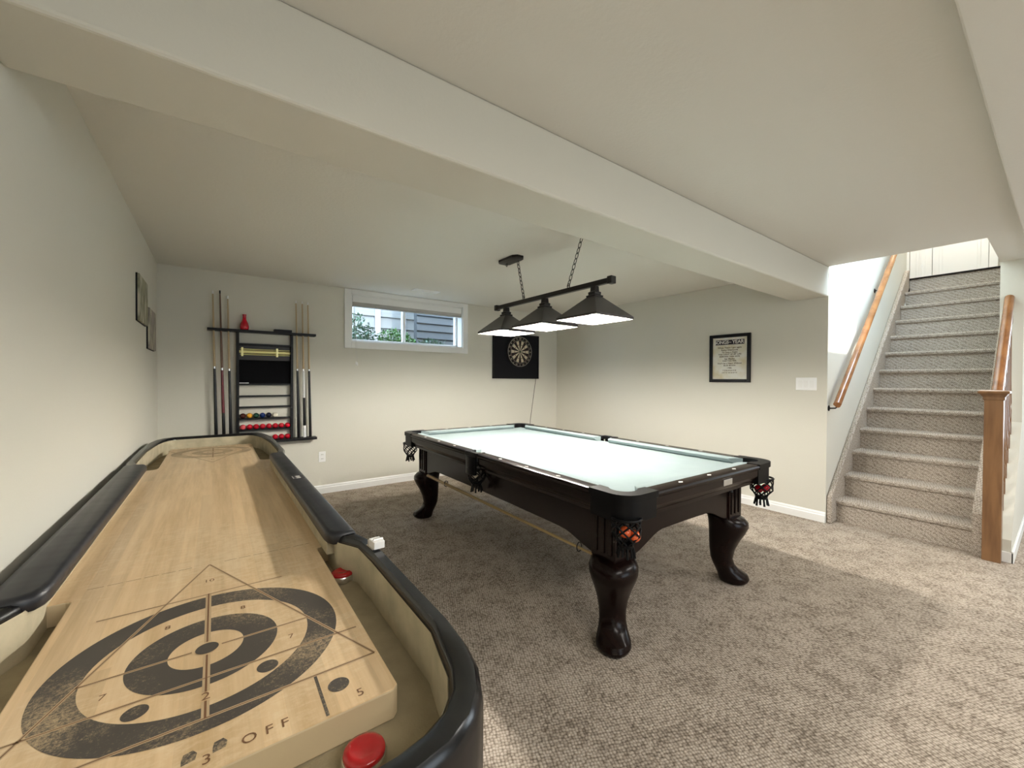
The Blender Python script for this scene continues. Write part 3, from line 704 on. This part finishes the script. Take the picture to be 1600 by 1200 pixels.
def put_ball(name, color, loc, label, group, r=0.026):
    bm = nb(); sphere(bm, (0, 0, 0), r, 24, 16); o = obj(name, bm, 'ball_'+color, smooth=80); o.location = loc
    return tag(o, label, 'ball', group)
w = world_pt(-0.680, -1.290, 0.630); put_ball('pool_ball', 'orange', w, 'orange-red ball in the near corner pocket net, upper of the two', 'balls in the pocket nets')
w = world_pt(-0.640, -1.310, 0.610); put_ball('pool_ball', 'orange', w, 'orange-red ball in the near corner pocket net, lower right of the two', 'balls in the pocket nets')
w = world_pt(0.655, -1.300, 0.625); put_ball('pool_ball', 'red', w, 'dark red ball in the right-hand corner pocket net, upper of the two', 'balls in the pocket nets')
w = world_pt(0.675, -1.250, 0.606); put_ball('pool_ball', 'red', w, 'pinkish red ball in the right-hand corner pocket net, lower of the two', 'balls in the pocket nets')
w = world_pt(-0.690, -0.010, 0.630); put_ball('pool_ball', 'white', w, 'cream ball in the side pocket net on the shuffleboard side', 'balls in the pocket nets')

# ------------------------------------------------------------ shuffleboard table
SX = 0.417
SB = thing('shuffleboard_table', 'long shuffleboard table with a black rim along the left wall', 'shuffleboard table', (SX, 2.35, 0))
SBL = Vector(SB.location)
# paired outline points, right side, outer and inner, from the near end to the far end
OUT = [(0.10, 0.455), (0.22, 0.458), (0.27, 0.468), (0.315, 0.492), (0.350, 0.530), (0.374, 0.580), (0.387, 0.640), (0.393, 0.72), (0.394, 1.12), (0.388, 1.22), (0.370, 1.305), (0.368, 1.32), (0.368, 2.93), (0.372, 2.96), (0.394, 3.12), (0.394, 3.62), (0.390, 3.85), (0.378, 4.00), (0.355, 4.13), (0.32, 4.21), (0.27, 4.245), (0.10, 4.25)]
INN = [(0.10, 0.502), (0.20, 0.505), (0.240, 0.513), (0.276, 0.530), (0.306, 0.560), (0.327, 0.602), (0.338, 0.655), (0.355, 0.73), (0.356, 1.11), (0.352, 1.22), (0.316, 1.295), (0.314, 1.32), (0.314, 2.93), (0.318, 2.97), (0.356, 3.14), (0.356, 3.60), (0.340, 3.83), (0.328, 3.97), (0.308, 4.08), (0.278, 4.155), (0.240, 4.188), (0.10, 4.195)]
def full(side, grow=0.0): return side + [(-x - (grow if y > 1.2 and y < 3.1 and x > 0.36 else 0.0), y) for x, y in side[::-1]]
OF, IF_ = full(OUT, 0.018), full(INN)
def ring_at(t, z): return [(a[0]+(b[0]-a[0])*t, a[1]+(b[1]-a[1])*t-SBL.y, z) for a, b in zip(OF, IF_)]
bm = nb(); R = [ring_at(t, z) for t, z in ((0.10, 0.640), (0.0, 0.655), (0.0, 0.790), (0.05, 0.806), (0.20, 0.815), (0.78, 0.815), (0.93, 0.809), (1.0, 0.797), (1.0, 0.640))]
loops(bm, R + [R[0]]); bmesh.ops.remove_doubles(bm, verts=bm.verts, dist=1e-5); obj('rim', bm, 'black_gloss', SB, smooth=40)
bm = nb(); R = [ring_at(t, z) for t, z in ((1.001, 0.69), (1.001, 0.795), (1.04, 0.797), (1.07, 0.792), (1.07, 0.696))]
loops(bm, R); obj('gutter_lining', bm, 'liner', SB, smooth=40)
bm = nb(); R = [ring_at(1.0, 0.66), ring_at(1.0, 0.696)]; loops(bm, R, cap0=True, cap1=True); obj('gutter_floor', bm, 'gutter', SB)
bm = nb(); R = [ring_at(0.45, 0.36), ring_at(0.45, 0.655)]; loops(bm, R, cap0=True, cap1=True); obj('cabinet', bm, 'black_satin', SB, smooth=40)
for yy in (1.05, 3.65):
    for s in (-1, 1):
        bm = nb(); x = s*0.24; y = yy-SBL.y
        loops(bm, [[(x+a*q, y+b*q*1.6, z) for a, b in ((-1,-1),(1,-1),(1,1),(-1,1))] for q, z in ((0.05, 0), (0.055, 0.03), (0.045, 0.06), (0.06, 0.36))], cap0=True, cap1=True)
        obj('leg', bm, 'black_satin', SB, bevel=0.004)
# middle fillers under the pads
for s in (-1, 1):
    bm = nb(); x0, x1 = (0.2885, 0.3145) if s > 0 else (-0.3145, -0.3115); box(bm, x0, 1.335-SBL.y, 0.7505, x1, 2.915-SBL.y, 0.79); obj('inner_wall', bm, 'liner', SB, bevel=0.004)
    # padded arm rest
    bm = nb(); ox = 0.366 if s > 0 else 0.383; pts = [(s*ox, 1.30), (s*0.33, 1.296), (s*0.300, 1.304), (s*0.288, 1.325), (s*0.284, 1.36), (s*0.284, 2.92), (s*0.292, 2.945), (s*ox, 2.95)]
    def ins(p, d):
        cx = s*0.325; cy = 2.12
        return (cx+(p[0]-cx)*(1-d/0.042), cy+(p[1]-cy)*(1-d/0.82))
    loops(bm, [[(*ins(p, d), z) for p in pts] for d, z in ((0.003, 0.790), (0.0, 0.796), (0.0, 0.812), (0.003, 0.820), (0.008, 0.8245), (0.016, 0.827))], cap0=True, cap1=True)
    for v in bm.verts: v.co.y -= SBL.y
    obj('padded_armrest', bm, 'vinyl', SB, smooth=50)
bm = nb(); y = 2.14-SBL.y
box(bm, 0.302, y-0.035, 0.8272, 0.352, y+0.035, 0.8278, 0)
box(bm, 0.320, y-0.026, 0.8279, 0.338, y-0.008, 0.8283, 1); box(bm, 0.320, y+0.006, 0.8279, 0.338, y+0.024, 0.8283, 1)
box(bm, 0.306, y-0.03, 0.8279, 0.3085, y+0.03, 0.8282, 1)
o = obj('armrest_label', bm, ['grey_panel', 'pearl'], SB); o['label'] = 'small black and white label on the armrest'

# playfield with its printed targets
FZ = 0.75
bm = nb(); x0, x1, y0, y1 = -0.268, 0.276, 0.690, 4.0
pl = [(x0+0.010, y0), (x1-0.010, y0), (x1, y0+0.010), (x1, 1.405), (x1+0.003, 1.413), (x1+0.010, 1.417), (0.3135, 1.418), (0.3135, 3.16), (0.275, 3.165), (0.262, 3.18), (0.256, 3.21), (0.254, y1-0.010), (0.244, y1), (-0.252, y1), (-0.262, y1-0.010), (-0.262, 3.21), (-0.268, 3.18), (-0.282, 3.165), (-0.3135, 3.16), (-0.3135, 1.418), (x0-0.010, 1.417), (x0-0.003, 1.413), (x0, 1.405), (x0, y0+0.010)]
fs = prism(bm, [(a, b-SBL.y) for a, b in pl], 'z', 0.6965, FZ, 1); 
for f in fs:
    f.material_index = 0 if abs(f.normal.z) > 0.5 or f is fs[1] else 1
PFs = obj('playfield', bm, ['maple', 'edge_wood'], SB, bevel=0.003)
def ringmesh(bm, cx, cy, r0, r1, z, mi, n=96, sy=1.0):
    for i in range(n):
        a, b = 2*PI*i/n, 2*PI*(i+1)/n
        if r0 > 0: q = [(r0, a), (r1, a), (r1, b), (r0, b)]
        else: q = [(0, a), (r1, a), (r1, b)]
        bm.faces.new([bm.verts.new((cx+r*math.cos(t), cy+sy*r*math.sin(t), z)) for r, t in q]).material_index = mi
def seg(bm, p, q, w_, z, mi):
    p, q = Vector((*p, 0)), Vector((*q, 0)); d = (q-p).normalized(); s_ = Vector((-d.y, d.x, 0))*w_/2
    bm.faces.new([bm.verts.new((v.x, v.y, z)) for v in (p-s_, q-s_, q+s_, p+s_)]).material_index = mi
def eng(bm, p, q, z, dbl=True):
    if dbl: seg(bm, p, q, 0.0062, z+0.00012, 1)
    seg(bm, p, q, 0.0020, z+0.00024, 2)
def target(bm, cy, sgn, ink):
    """sgn=+1: the tip of the triangle points towards +y"""
    z = FZ+0.0003; Y = lambda v: cy+sgn*v; cx = 0.0
    ringmesh(bm, cx, cy, 0.180, 0.238, z, ink); ringmesh(bm, cx, cy, 0.061, 0.122, z, ink); ringmesh(bm, cx, cy, 0, 0.019, z+0.0004, ink)
    tip, base = 0.452, -0.208
    BL, BR, TP = (cx-0.268, Y(base)), (cx+0.268, Y(base)), (cx, Y(tip))
    eng(bm, BL, TP, z); eng(bm, BR, TP, z); eng(bm, BL, BR, z)
    hw = 0.268*(tip-0.0)/(tip-base); eng(bm, (cx-hw, Y(0)), (cx-0.024, Y(0)), z); eng(bm, (cx+0.024, Y(0)), (cx+hw, Y(0)), z)
    eng(bm, (cx-0.262, Y(-0.100)), (cx+0.262, Y(-0.100)), z)
    for a, b in ((-0.208, -0.165), (-0.140, -0.024), (0.024, 0.255)):
        seg(bm, (cx, Y(a)), (cx, Y(b)), 0.011, z+0.0001, 1); seg(bm, (cx, Y(a)), (cx, Y(b)), 0.0032, z+0.0003, 2)
    for x, v in ((-0.092, -0.129), (0.093, -0.129), (0.190, -0.256), (-0.190, -0.256)): ringmesh(bm, x, Y(v), 0, 0.0175, z+0.0001, ink, 32)
    for x in (-0.158, 0.160): seg(bm, (x, Y(base)), (x, Y(-0.317)), 0.005, z, ink)
    def tx(s, x, v, size=0.022, sp=1.0):
        mt = Matrix.Translation((x, Y(v), z+0.0002)) @ Matrix.Rotation(0 if sgn > 0 else PI, 4, 'Z')
        text_into(bm, s, size, mt, 2, 0.0, spacing=sp)
    tx('10', cx, 0.335, 0.024); tx('8', cx-0.070, 0.132); tx('8', cx+0.066, 0.132); tx('7', cx-0.142, -0.055); tx('7', cx+0.142, -0.055)
    tx('2', cx, -0.153, 0.028); tx('5', cx+0.216, -0.297, 0.026); tx('5', cx-0.216, -0.297, 0.026); tx('3', cx+0.003, -0.297, 0.026)
    tx('OFF', cx+0.076, -0.292, 0.026, 1.7)
    for x in (-0.017, 0.019):
        p = [(x-0.009, Y(-0.290)), (x+0.007, Y(-0.288)), (x+0.009, Y(-0.276)), (x+0.004, Y(-0.268)), (x-0.007, Y(-0.270)), (x-0.009, Y(-0.280))]
        bm.faces.new([bm.verts.new((a, b, z)) for a, b in p]).material_index = ink
bm = nb(); target(bm, 1.013-SBL.y, 1, 0)
dashed = [(-0.25, -0.035), (0.035, 0.262)]
for a, b in dashed:
    x = a
    while x < b: seg(bm, (x, 1.468-SBL.y), (min(x+0.030, b), 1.468-SBL.y), 0.002, FZ+0.0004, 2); x += 0.036
eng(bm, (-0.2, 1.265-SBL.y), (0.16, 1.265-SBL.y), FZ+0.0002)
o = obj('printed_target', bm, ['ink', 'line_pale', 'line_dark'], SB); o['label'] = 'near black ring target with numbers printed on the playfield'
bm = nb(); target(bm, 3.70-SBL.y, -1, 0)
o = obj('printed_target', bm, ['ink_far', 'line_pale', 'line_dark'], SB); o['label'] = 'far faded ring target printed on the playfield'

def puck(color, loc, label, tilt=(0, 0), name='shuffleboard_puck'):
    t_ = thing(name, label, 'puck', loc, group='shuffleboard pucks in the gutter'); t_.rotation_euler = (tilt[0], tilt[1], 0.4); t_.scale = (1.23, 1.23, 1.15)
    bm = nb(); lathe(bm, [(0.024, 0.0), (0.0275, 0.002), (0.0275, 0.013), (0.0255, 0.016), (0.012, 0.0165)], (0, 0, 0), 32); obj('steel_base', bm, 'chrome', t_, smooth=35)
    bm = nb(); lathe(bm, [(0.0245, 0.0155), (0.0258, 0.019), (0.0240, 0.0225), (0.017, 0.0245), (0.011, 0.0220), (0.0001, 0.0215)], (0, 0, 0), 32); obj('cap', bm, color, t_, smooth=60)
    return t_
puck('red_plastic', (0.7345, 1.262, 0.697), 'red puck lying at the far end of the near gutter, partly under the playfield edge')
puck('red_plastic', (0.616, 0.634, 0.697), 'red puck in the gutter at the near end beside the rounded rim')
puck('green_plastic', (0.118, 1.02, 0.697), 'green puck in the left gutter at the photo edge')

sc = thing('score_counter', 'small silver and white score counter clipped on the shuffleboard rim', 'score counter', (0.796, 1.165, 0.8155), math.radians(4)); sc.scale = (0.72, 0.72, 0.72)
bm = nb(); box(bm, -0.020, -0.040, 0, 0.026, 0.026, 0.004); box(bm, -0.016, 0.014, 0.004, 0.018, 0.024, 0.022); obj('clip', bm, 'steel', sc, bevel=0.0015)
bm = nb(); box(bm, -0.018, -0.052, 0.004, 0.024, 0.006, 0.032); obj('body', bm, 'white_plastic', sc, bevel=0.002)
for k in range(3):
    bm = nb(); lathe(bm, [(0.0075, 0.0), (0.0075, 0.012)], (-0.0105+k*0.0125, -0.023, 0.0295), 6, axis='x'); obj('number_wheel', bm, 'steel', sc)

# ------------------------------------------------------------ cue rack
RK = thing('cue_rack', 'black wall rack holding cues, snooker balls and a small blackboard', 'cue rack', (0.85, YB, 0.64))
RB = Vector(RK.location)
def rbox(name, x0, z0, x1, z1, d0, d1, m_='black_satin', bev=0.002):
    bm = nb(); box(bm, x0, YB-d1, z0, x1, YB-d0, z1); rel(bm, RB); return obj(name, bm, m_, RK, bevel=bev)
rbox('top_shelf', 0.368, 1.752, 1.318, 1.776, 0.002, 0.105)
rbox('bottom_shelf', 0.368, 0.630, 1.330, 0.656, 0.002, 0.105)
rbox('side_post', 0.600, 0.656, 0.624, 1.752, 0.002, 0.055); rbox('side_post', 1.080, 0.656, 1.104, 1.752, 0.002, 0.055)
rbox('cross_rail', 0.624, 1.628, 1.080, 1.645, 0.002, 0.050)
rbox('scorer_panel', 0.624, 1.478, 1.080, 1.628, 0.002, 0.018, 'grey_panel')
bbd = rbox('blackboard', 0.624, 1.240, 1.080, 1.478, 0.002, 0.022, 'slate')
rbox('cross_rail', 0.624, 1.222, 1.080, 1.240, 0.002, 0.050)
for z in (1.110, 0.998): rbox('cross_rail', 0.624, z-0.008, 1.080, z+0.008, 0.002, 0.055)
for z in (0.880, 0.766): rbox('ball_shelf', 0.624, z-0.009, 1.080, z+0.007, 0.002, 0.075)
bm = nb()
for z in (1.533, 1.560, 1.587): tube(bm, [(0.632, YB-0.026, z), (1.074, YB-0.026, z)], 0.0045 if z != 1.56 else 0.0175, 10)
for x in (0.650, 0.955): box(bm, x-0.009, YB-0.048, 1.516, x+0.009, YB-0.0181, 1.604)
for x in (0.632, 1.070): sphere(bm, (x, YB-0.026, 1.56), 0.016, 12, 8)
rel(bm, RB); obj('brass_scorer', bm, 'brass', RK, smooth=40)
rbox('chalk_holder', 0.626, 1.2402, 0.706, 1.248, 0.022, 0.045, 'white_plastic')
def snooker(i, color, x, z, label, group): put_ball('snooker_ball', color, (x, YB-0.045, z+0.026), label, group)
nm = ['brown', 'yellow', 'green', 'blue', 'black', 'white']
for i, c in enumerate(nm): snooker(i, c, 0.655+i*0.0560, 0.887, f'{c} snooker ball on the top ball shelf of the cue rack', 'coloured snooker balls on the rack')
ordn = ['first', 'second', 'third', 'fourth', 'fifth', 'sixth', 'seventh']
snooker(0, 'pink', 0.655, 0.773, 'pink snooker ball at the left end of the middle ball row', 'snooker balls in the middle row')
for i in range(7): snooker(i, 'red', 0.655+(i+1)*0.0565, 0.773, f'{ordn[i]} red snooker ball from the left in the middle ball row', 'snooker balls in the middle row')
for i in range(3): snooker(i, 'red', 0.9375+i*0.0565, 0.656, f'{ordn[i]} visible red snooker ball from the left in the bottom ball row', 'snooker balls in the bottom row')
def cue(x, xt, ztop, shaft, parts, label):
    """parts: list of (z0, z1, material) of the butt"""
    t_ = thing('billiard_cue', label, 'cue', (x, YB-0.06, 0.657), group='cues standing in the wall rack')
    zs = parts[-1][1]; top = ztop; X = lambda z: (xt-x)*(z-0.657)/(top-0.657)
    rad = lambda z: 0.0150 - (0.0150-0.0062)*(z-0.657)/(top-0.657)
    for (z0, z1, m_) in parts:
        bm = nb(); tube(bm, [(X(z0), 0, z0-0.657), (X(z1), 0, z1-0.657)], [rad(z0), rad(z1)], 14); obj('butt' if z0 < 0.7 else 'handle', bm, m_, t_, smooth=50)
    bm = nb(); tube(bm, [(X(zs), 0, zs-0.657), (X(zs+0.02), 0, zs+0.02-0.657)], rad(zs)+0.0008, 14); obj('joint', bm, 'chrome', t_, smooth=50)
    bm = nb(); tube(bm, [(X(zs+0.02), 0, zs+0.02-0.657), (X(top-0.03), 0, top-0.03-0.657)], [rad(zs), rad(top)], 12); obj('shaft', bm, shaft, t_, smooth=50)
    bm = nb(); tube(bm, [(X(top-0.03), 0, top-0.03-0.657), (X(top), 0, top-0.657)], 0.0063, 12); obj('tip', bm, 'black_satin' if shaft == 'cue_brown' else 'white_plastic', t_, smooth=50)
    # the tip leans on the wall
    return t_
cue(0.438, 0.412, 2.135, 'cue_shaft', [(0.657, 1.385, 'black_gloss')], 'leftmost cue in the rack with a dark butt and silver joint')
cue(0.500, 0.468, 2.145, 'cue_brown', [(0.657, 0.95, 'black_gloss'), (0.95, 1.37, 'cue_red')], 'cue with a dark red handle, second from the left in the rack')
cue(0.555, 0.530, 2.10, 'cue_shaft', [(0.657, 1.365, 'black_gloss')], 'black-butted cue standing next to the left post of the rack')
cue(1.156, 1.128, 2.125, 'cue_shaft', [(0.657, 1.375, 'black_gloss')], 'black-butted cue standing next to the right post of the rack')
cue(1.214, 1.188, 2.125, 'cue_shaft', [(0.657, 0.785, 'white_plastic'), (0.785, 1.085, 'black_gloss'), (1.085, 1.375, 'white_plastic')], 'cue with white and black banded handle at the right of the rack')
cue(1.270, 1.243, 2.12, 'cue_shaft', [(0.657, 1.375, 'black_gloss')], 'rightmost cue in the rack with a plain black butt')
bt = thing('shaker_bottle', 'red bottle standing on top of the cue rack', 'bottle', (0.668, YB-0.055, 1.776))
bm = nb(); lathe(bm, [(0.030, 0), (0.037, 0.010), (0.039, 0.035), (0.034, 0.065), (0.020, 0.095), (0.0155, 0.112), (0.0150, 0.145), (0.0165, 0.147), (0.0165, 0.157), (0.011, 0.158), (0.010, 0.140)], (0, 0, 0), 28); obj('bottle_body', bm, 'ball_red', bt, smooth=50)
bm = nb(); box(bm, -0.082, -0.04, 0, 0.082, 0.04, 0.026); o = obj('black_box', bm, 'black_satin', bevel=0.003); o.location = (1.005, YB-0.055, 1.776); tag(o, 'flat black box on the right end of the cue rack top', 'box')

# ------------------------------------------------------------ dartboard
dbk = thing('dartboard_backboard', 'square black wall panel behind the dartboard', 'backboard', (4.105, YB, 1.31))
bm = nb(); box(bm, -0.425, -0.030, 0, 0.425, -0.001, 0.665); obj('panel', bm, 'black_matte', dbk, bevel=0.004)
bm = nb()
for (a0, b0, a1, b1) in ((-0.428, 0, -0.413, 0.668), (0.413, 0, 0.428, 0.668), (-0.413, 0, 0.413, 0.015), (-0.413, 0.653, 0.413, 0.668)): box(bm, a0, -0.037, b0, a1, -0.0301, b1)
obj('edge_trim', bm, 'black_satin', dbk)
db = thing('dartboard', 'round dartboard with cream and black segments on the black wall panel', 'dartboard', (4.139, YB-0.031, 1.715))
bm = nb(); lathe(bm, [(0.232, 0), (0.232, 0.030), (0.226, 0.034), (0.001, 0.034)], (0, 0, 0), 64, axis='y')
for v in bm.verts: v.co.y = -v.co.y
obj('board', bm, 'sisal_dark', db, smooth=40)
bm = nb()
RR = [(0.016, 0.099, None), (0.099, 0.107, 1), (0.107, 0.162, None), (0.162, 0.170, 1)]
for k in range(20):
    a0, a1 = [PI/2 + (k-0.5)*2*PI/20, PI/2 + (k+0.5)*2*PI/20]
    for r0, r1, d in RR:
        mi = (0 if k % 2 == 0 else 1) if d is None else (2 if k % 2 == 0 else 3)
        pts = [(r0, a0), (r1, a0), (r1, (a0+a1)/2), (r1, a1), (r0, a1), (r0, (a0+a1)/2)]
        bm.faces.new([bm.verts.new((r*math.cos(t), -0.0348, r*math.sin(t))) for r, t in pts]).material_index = mi
for i in range(24):
    a, b = 2*PI*i/24, 2*PI*(i+1)/24
    bm.faces.new([bm.verts.new((r*math.cos(t), -0.0350, r*math.sin(t))) for r, t in ((0.001, a), (0.016, a), (0.016, b), (0.001, b))]).material_index = 3
obj('segments', bm, ['sisal_dark', 'sisal_pale', 'sisal_red', 'sisal_green'], db)
bm = nb(); tube(bm, [(0.222*math.cos(2*PI*i/48), -0.037, 0.222*math.sin(2*PI*i/48)) for i in range(48)], 0.0022, 6, closed=True)
tube(bm, [(0.172*math.cos(2*PI*i/48), -0.036, 0.172*math.sin(2*PI*i/48)) for i in range(48)], 0.0012, 5, closed=True)
obj('number_ring', bm, 'steel', db, smooth=60)
bm = nb(); seqn = [20, 5, 12, 9, 14, 11, 8, 16, 7, 19, 3, 17, 2, 15, 10, 6, 13, 4, 18, 1]
for k, n_ in enumerate(seqn):
    a = PI/2 + k*2*PI/20; mt = Matrix.Translation((0.198*math.cos(a), -0.0362, 0.198*math.sin(a))) @ Matrix.Rotation(PI/2, 4, 'X') @ Matrix.Rotation(a-PI/2, 4, 'Z')
    text_into(bm, str(n_), 0.036, mt, 0, 0.0005)
obj('numbers', bm, 'sisal_pale', db)
bm = nb(); tube(bm, [(4.497, YB-0.010, 1.312), (4.47, YB-0.008, 1.15), (4.43, YB-0.008, 0.9), (4.39, YB-0.008, 0.66), (4.37, YB-0.01, 0.42), (4.36, YB-0.02, 0.20), (4.38, YB-0.03, 0.02), (4.5, YB-0.04, 0.006)], 0.003, 6)
tag(obj('power_cord', bm, 'black_satin', smooth=60), 'thin dark cord hanging down the wall below the dartboard panel', 'cord')

# ------------------------------------------------------------ framed poster, switch, outlet, left wall pictures
pf = thing('framed_poster', 'black framed poster headed SONGS of the YEAR on the right wall', 'framed poster', (XR, 2.165, 1.28))
fw, fh, fb = 0.216, 0.520, 0.034
bm = nb()
for (a0, b0, a1, b1) in ((-fw, 0, -fw+fb, fh), (fw-fb, 0, fw, fh), (-fw+fb, 0, fw-fb, fb), (-fw+fb, fh-fb, fw-fb, fh)): box(bm, -0.026, a0, b0, -0.001, a1, b1)
obj('frame', bm, 'black_satin', pf, bevel=0.003)
bm = nb(); box(bm, -0.012, -fw+fb-0.002, fb-0.002, -0.002, fw-fb+0.002, fh-fb+0.002); obj('print', bm, 'paper', pf)
bm = nb()
# reading direction on this wall: left = +y ; text plane faces -x
def pm(y, z, d): return Matrix.Translation((d, y, z)) @ Matrix.Rotation(-PI/2, 4, 'Z') @ Matrix.Rotation(PI/2, 4, 'X')
box(bm, -0.0135, -0.152, 0.408, -0.0121, 0.152, 0.460, 0)
text_into(bm, 'SONGS', 0.050, pm(0.086, 0.434, -0.0138), 1, 0.0002, spacing=0.92, bold=0.0008)
text_into(bm, 'YEAR', 0.052, pm(-0.088, 0.434, -0.0138), 1, 0.0002, spacing=0.95, bold=0.0008)
text_into(bm, 'of the', 0.018, pm(0.003, 0.434, -0.0138), 1, 0.0002)
lines = [('When There I got again', .375, .023), ('Rainy Diamonds', .350, .024), ('To Love a Night', .325, .022), ('YOU LIGHT UP MY LIFE', .302, .021), ('MEMORIES THEN NOW', .279, .019), ('Say Maybe', .254, .023),
         ('CAN YOU FEEL', .232, .020), ("Don't be a Heart Without", .205, .021), ('BLUE MOON', .182, .020), ('I FEEL', .155, .018), ('T O M O R R O W', .128, .016), ('I N T O  N I G H T S', .103, .016)]
for s_, z, sz in lines: text_into(bm, s_, sz, pm(0, z, -0.0124), 2, 0.0001, spacing=1.12, bold=0.0009)
obj('lettering', bm, ['ink_black', 'pearl', 'ink_brown'], pf)

sw = thing('light_switch', 'white triple rocker light switch on the right wall near the stairs', 'light switch', (XR, 1.458, 1.27))
bm = nb(); box(bm, -0.007, -0.084, -0.060, -0.0005, 0.084, 0.060); obj('plate', bm, 'white_plastic', sw, bevel=0.003)
for k in (-0.047, 0, 0.047):
    bm = nb(); prism(bm, [(-0.0071, -0.033), (-0.0085, -0.033), (-0.012, 0.033), (-0.0071, 0.033)], 'y', k-0.017, k+0.017)
    obj('rocker', bm, 'white', sw, bevel=0.001)
ot = thing('wall_outlet', 'white wall outlet low on the back wall right of the cue rack', 'outlet', (1.40, YB, 0.415))
bm = nb(); box(bm, -0.036, -0.006, -0.058, 0.036, -0.0005, 0.058); obj('plate', bm, 'white_plastic', ot, bevel=0.003)
for z in (-0.024, 0.024):
    bm = nb(); box(bm, -0.017, -0.0085, z-0.017, 0.017, -0.0061, z+0.017, 0)
    for x in (-0.006, 0.006): box(bm, x-0.0012, -0.0088, z-0.004, x+0.0012, -0.00851, z+0.008, 1)
    obj('socket', bm, ['white', 'black_matte'], ot)
def canvas(y0, y1, z0, z1, label, c1, c2):
    m = mat('canvas_print', c1, 0.8); n = noise(m, coords(m, (1, 3, 1)), 5, 3); c_ = ramp(m, n, [(0.42, c1), (0.50, c2), (0.62, (0.50, 0.47, 0.36))]); L(m, c_, bsdf(m).inputs['Base Color'])
    t_ = thing('canvas_picture', label, 'picture', (0, (y0+y1)/2, z0), group='unframed canvases on the left wall'); hy = (y1-y0)/2
    bm = nb(); box(bm, 0.001, -hy, 0, 0.020, hy, z1-z0); obj('canvas', bm, m, t_, bevel=0.002)
    bm = nb(); box(bm, 0.0005, -hy-0.003, -0.003, 0.010, hy+0.003, z1-z0+0.003); obj('backing_edge', bm, 'black_matte', t_)
canvas(3.69, 4.11, 1.680, 1.995, 'higher green-grey canvas picture on the left wall, nearer the camera', (0.33, 0.31, 0.20), (0.20, 0.20, 0.13))
canvas(4.21, 4.62, 1.520, 1.838, 'lower pinkish-grey canvas picture on the left wall beside the corner', (0.36, 0.31, 0.27), (0.24, 0.21, 0.18))
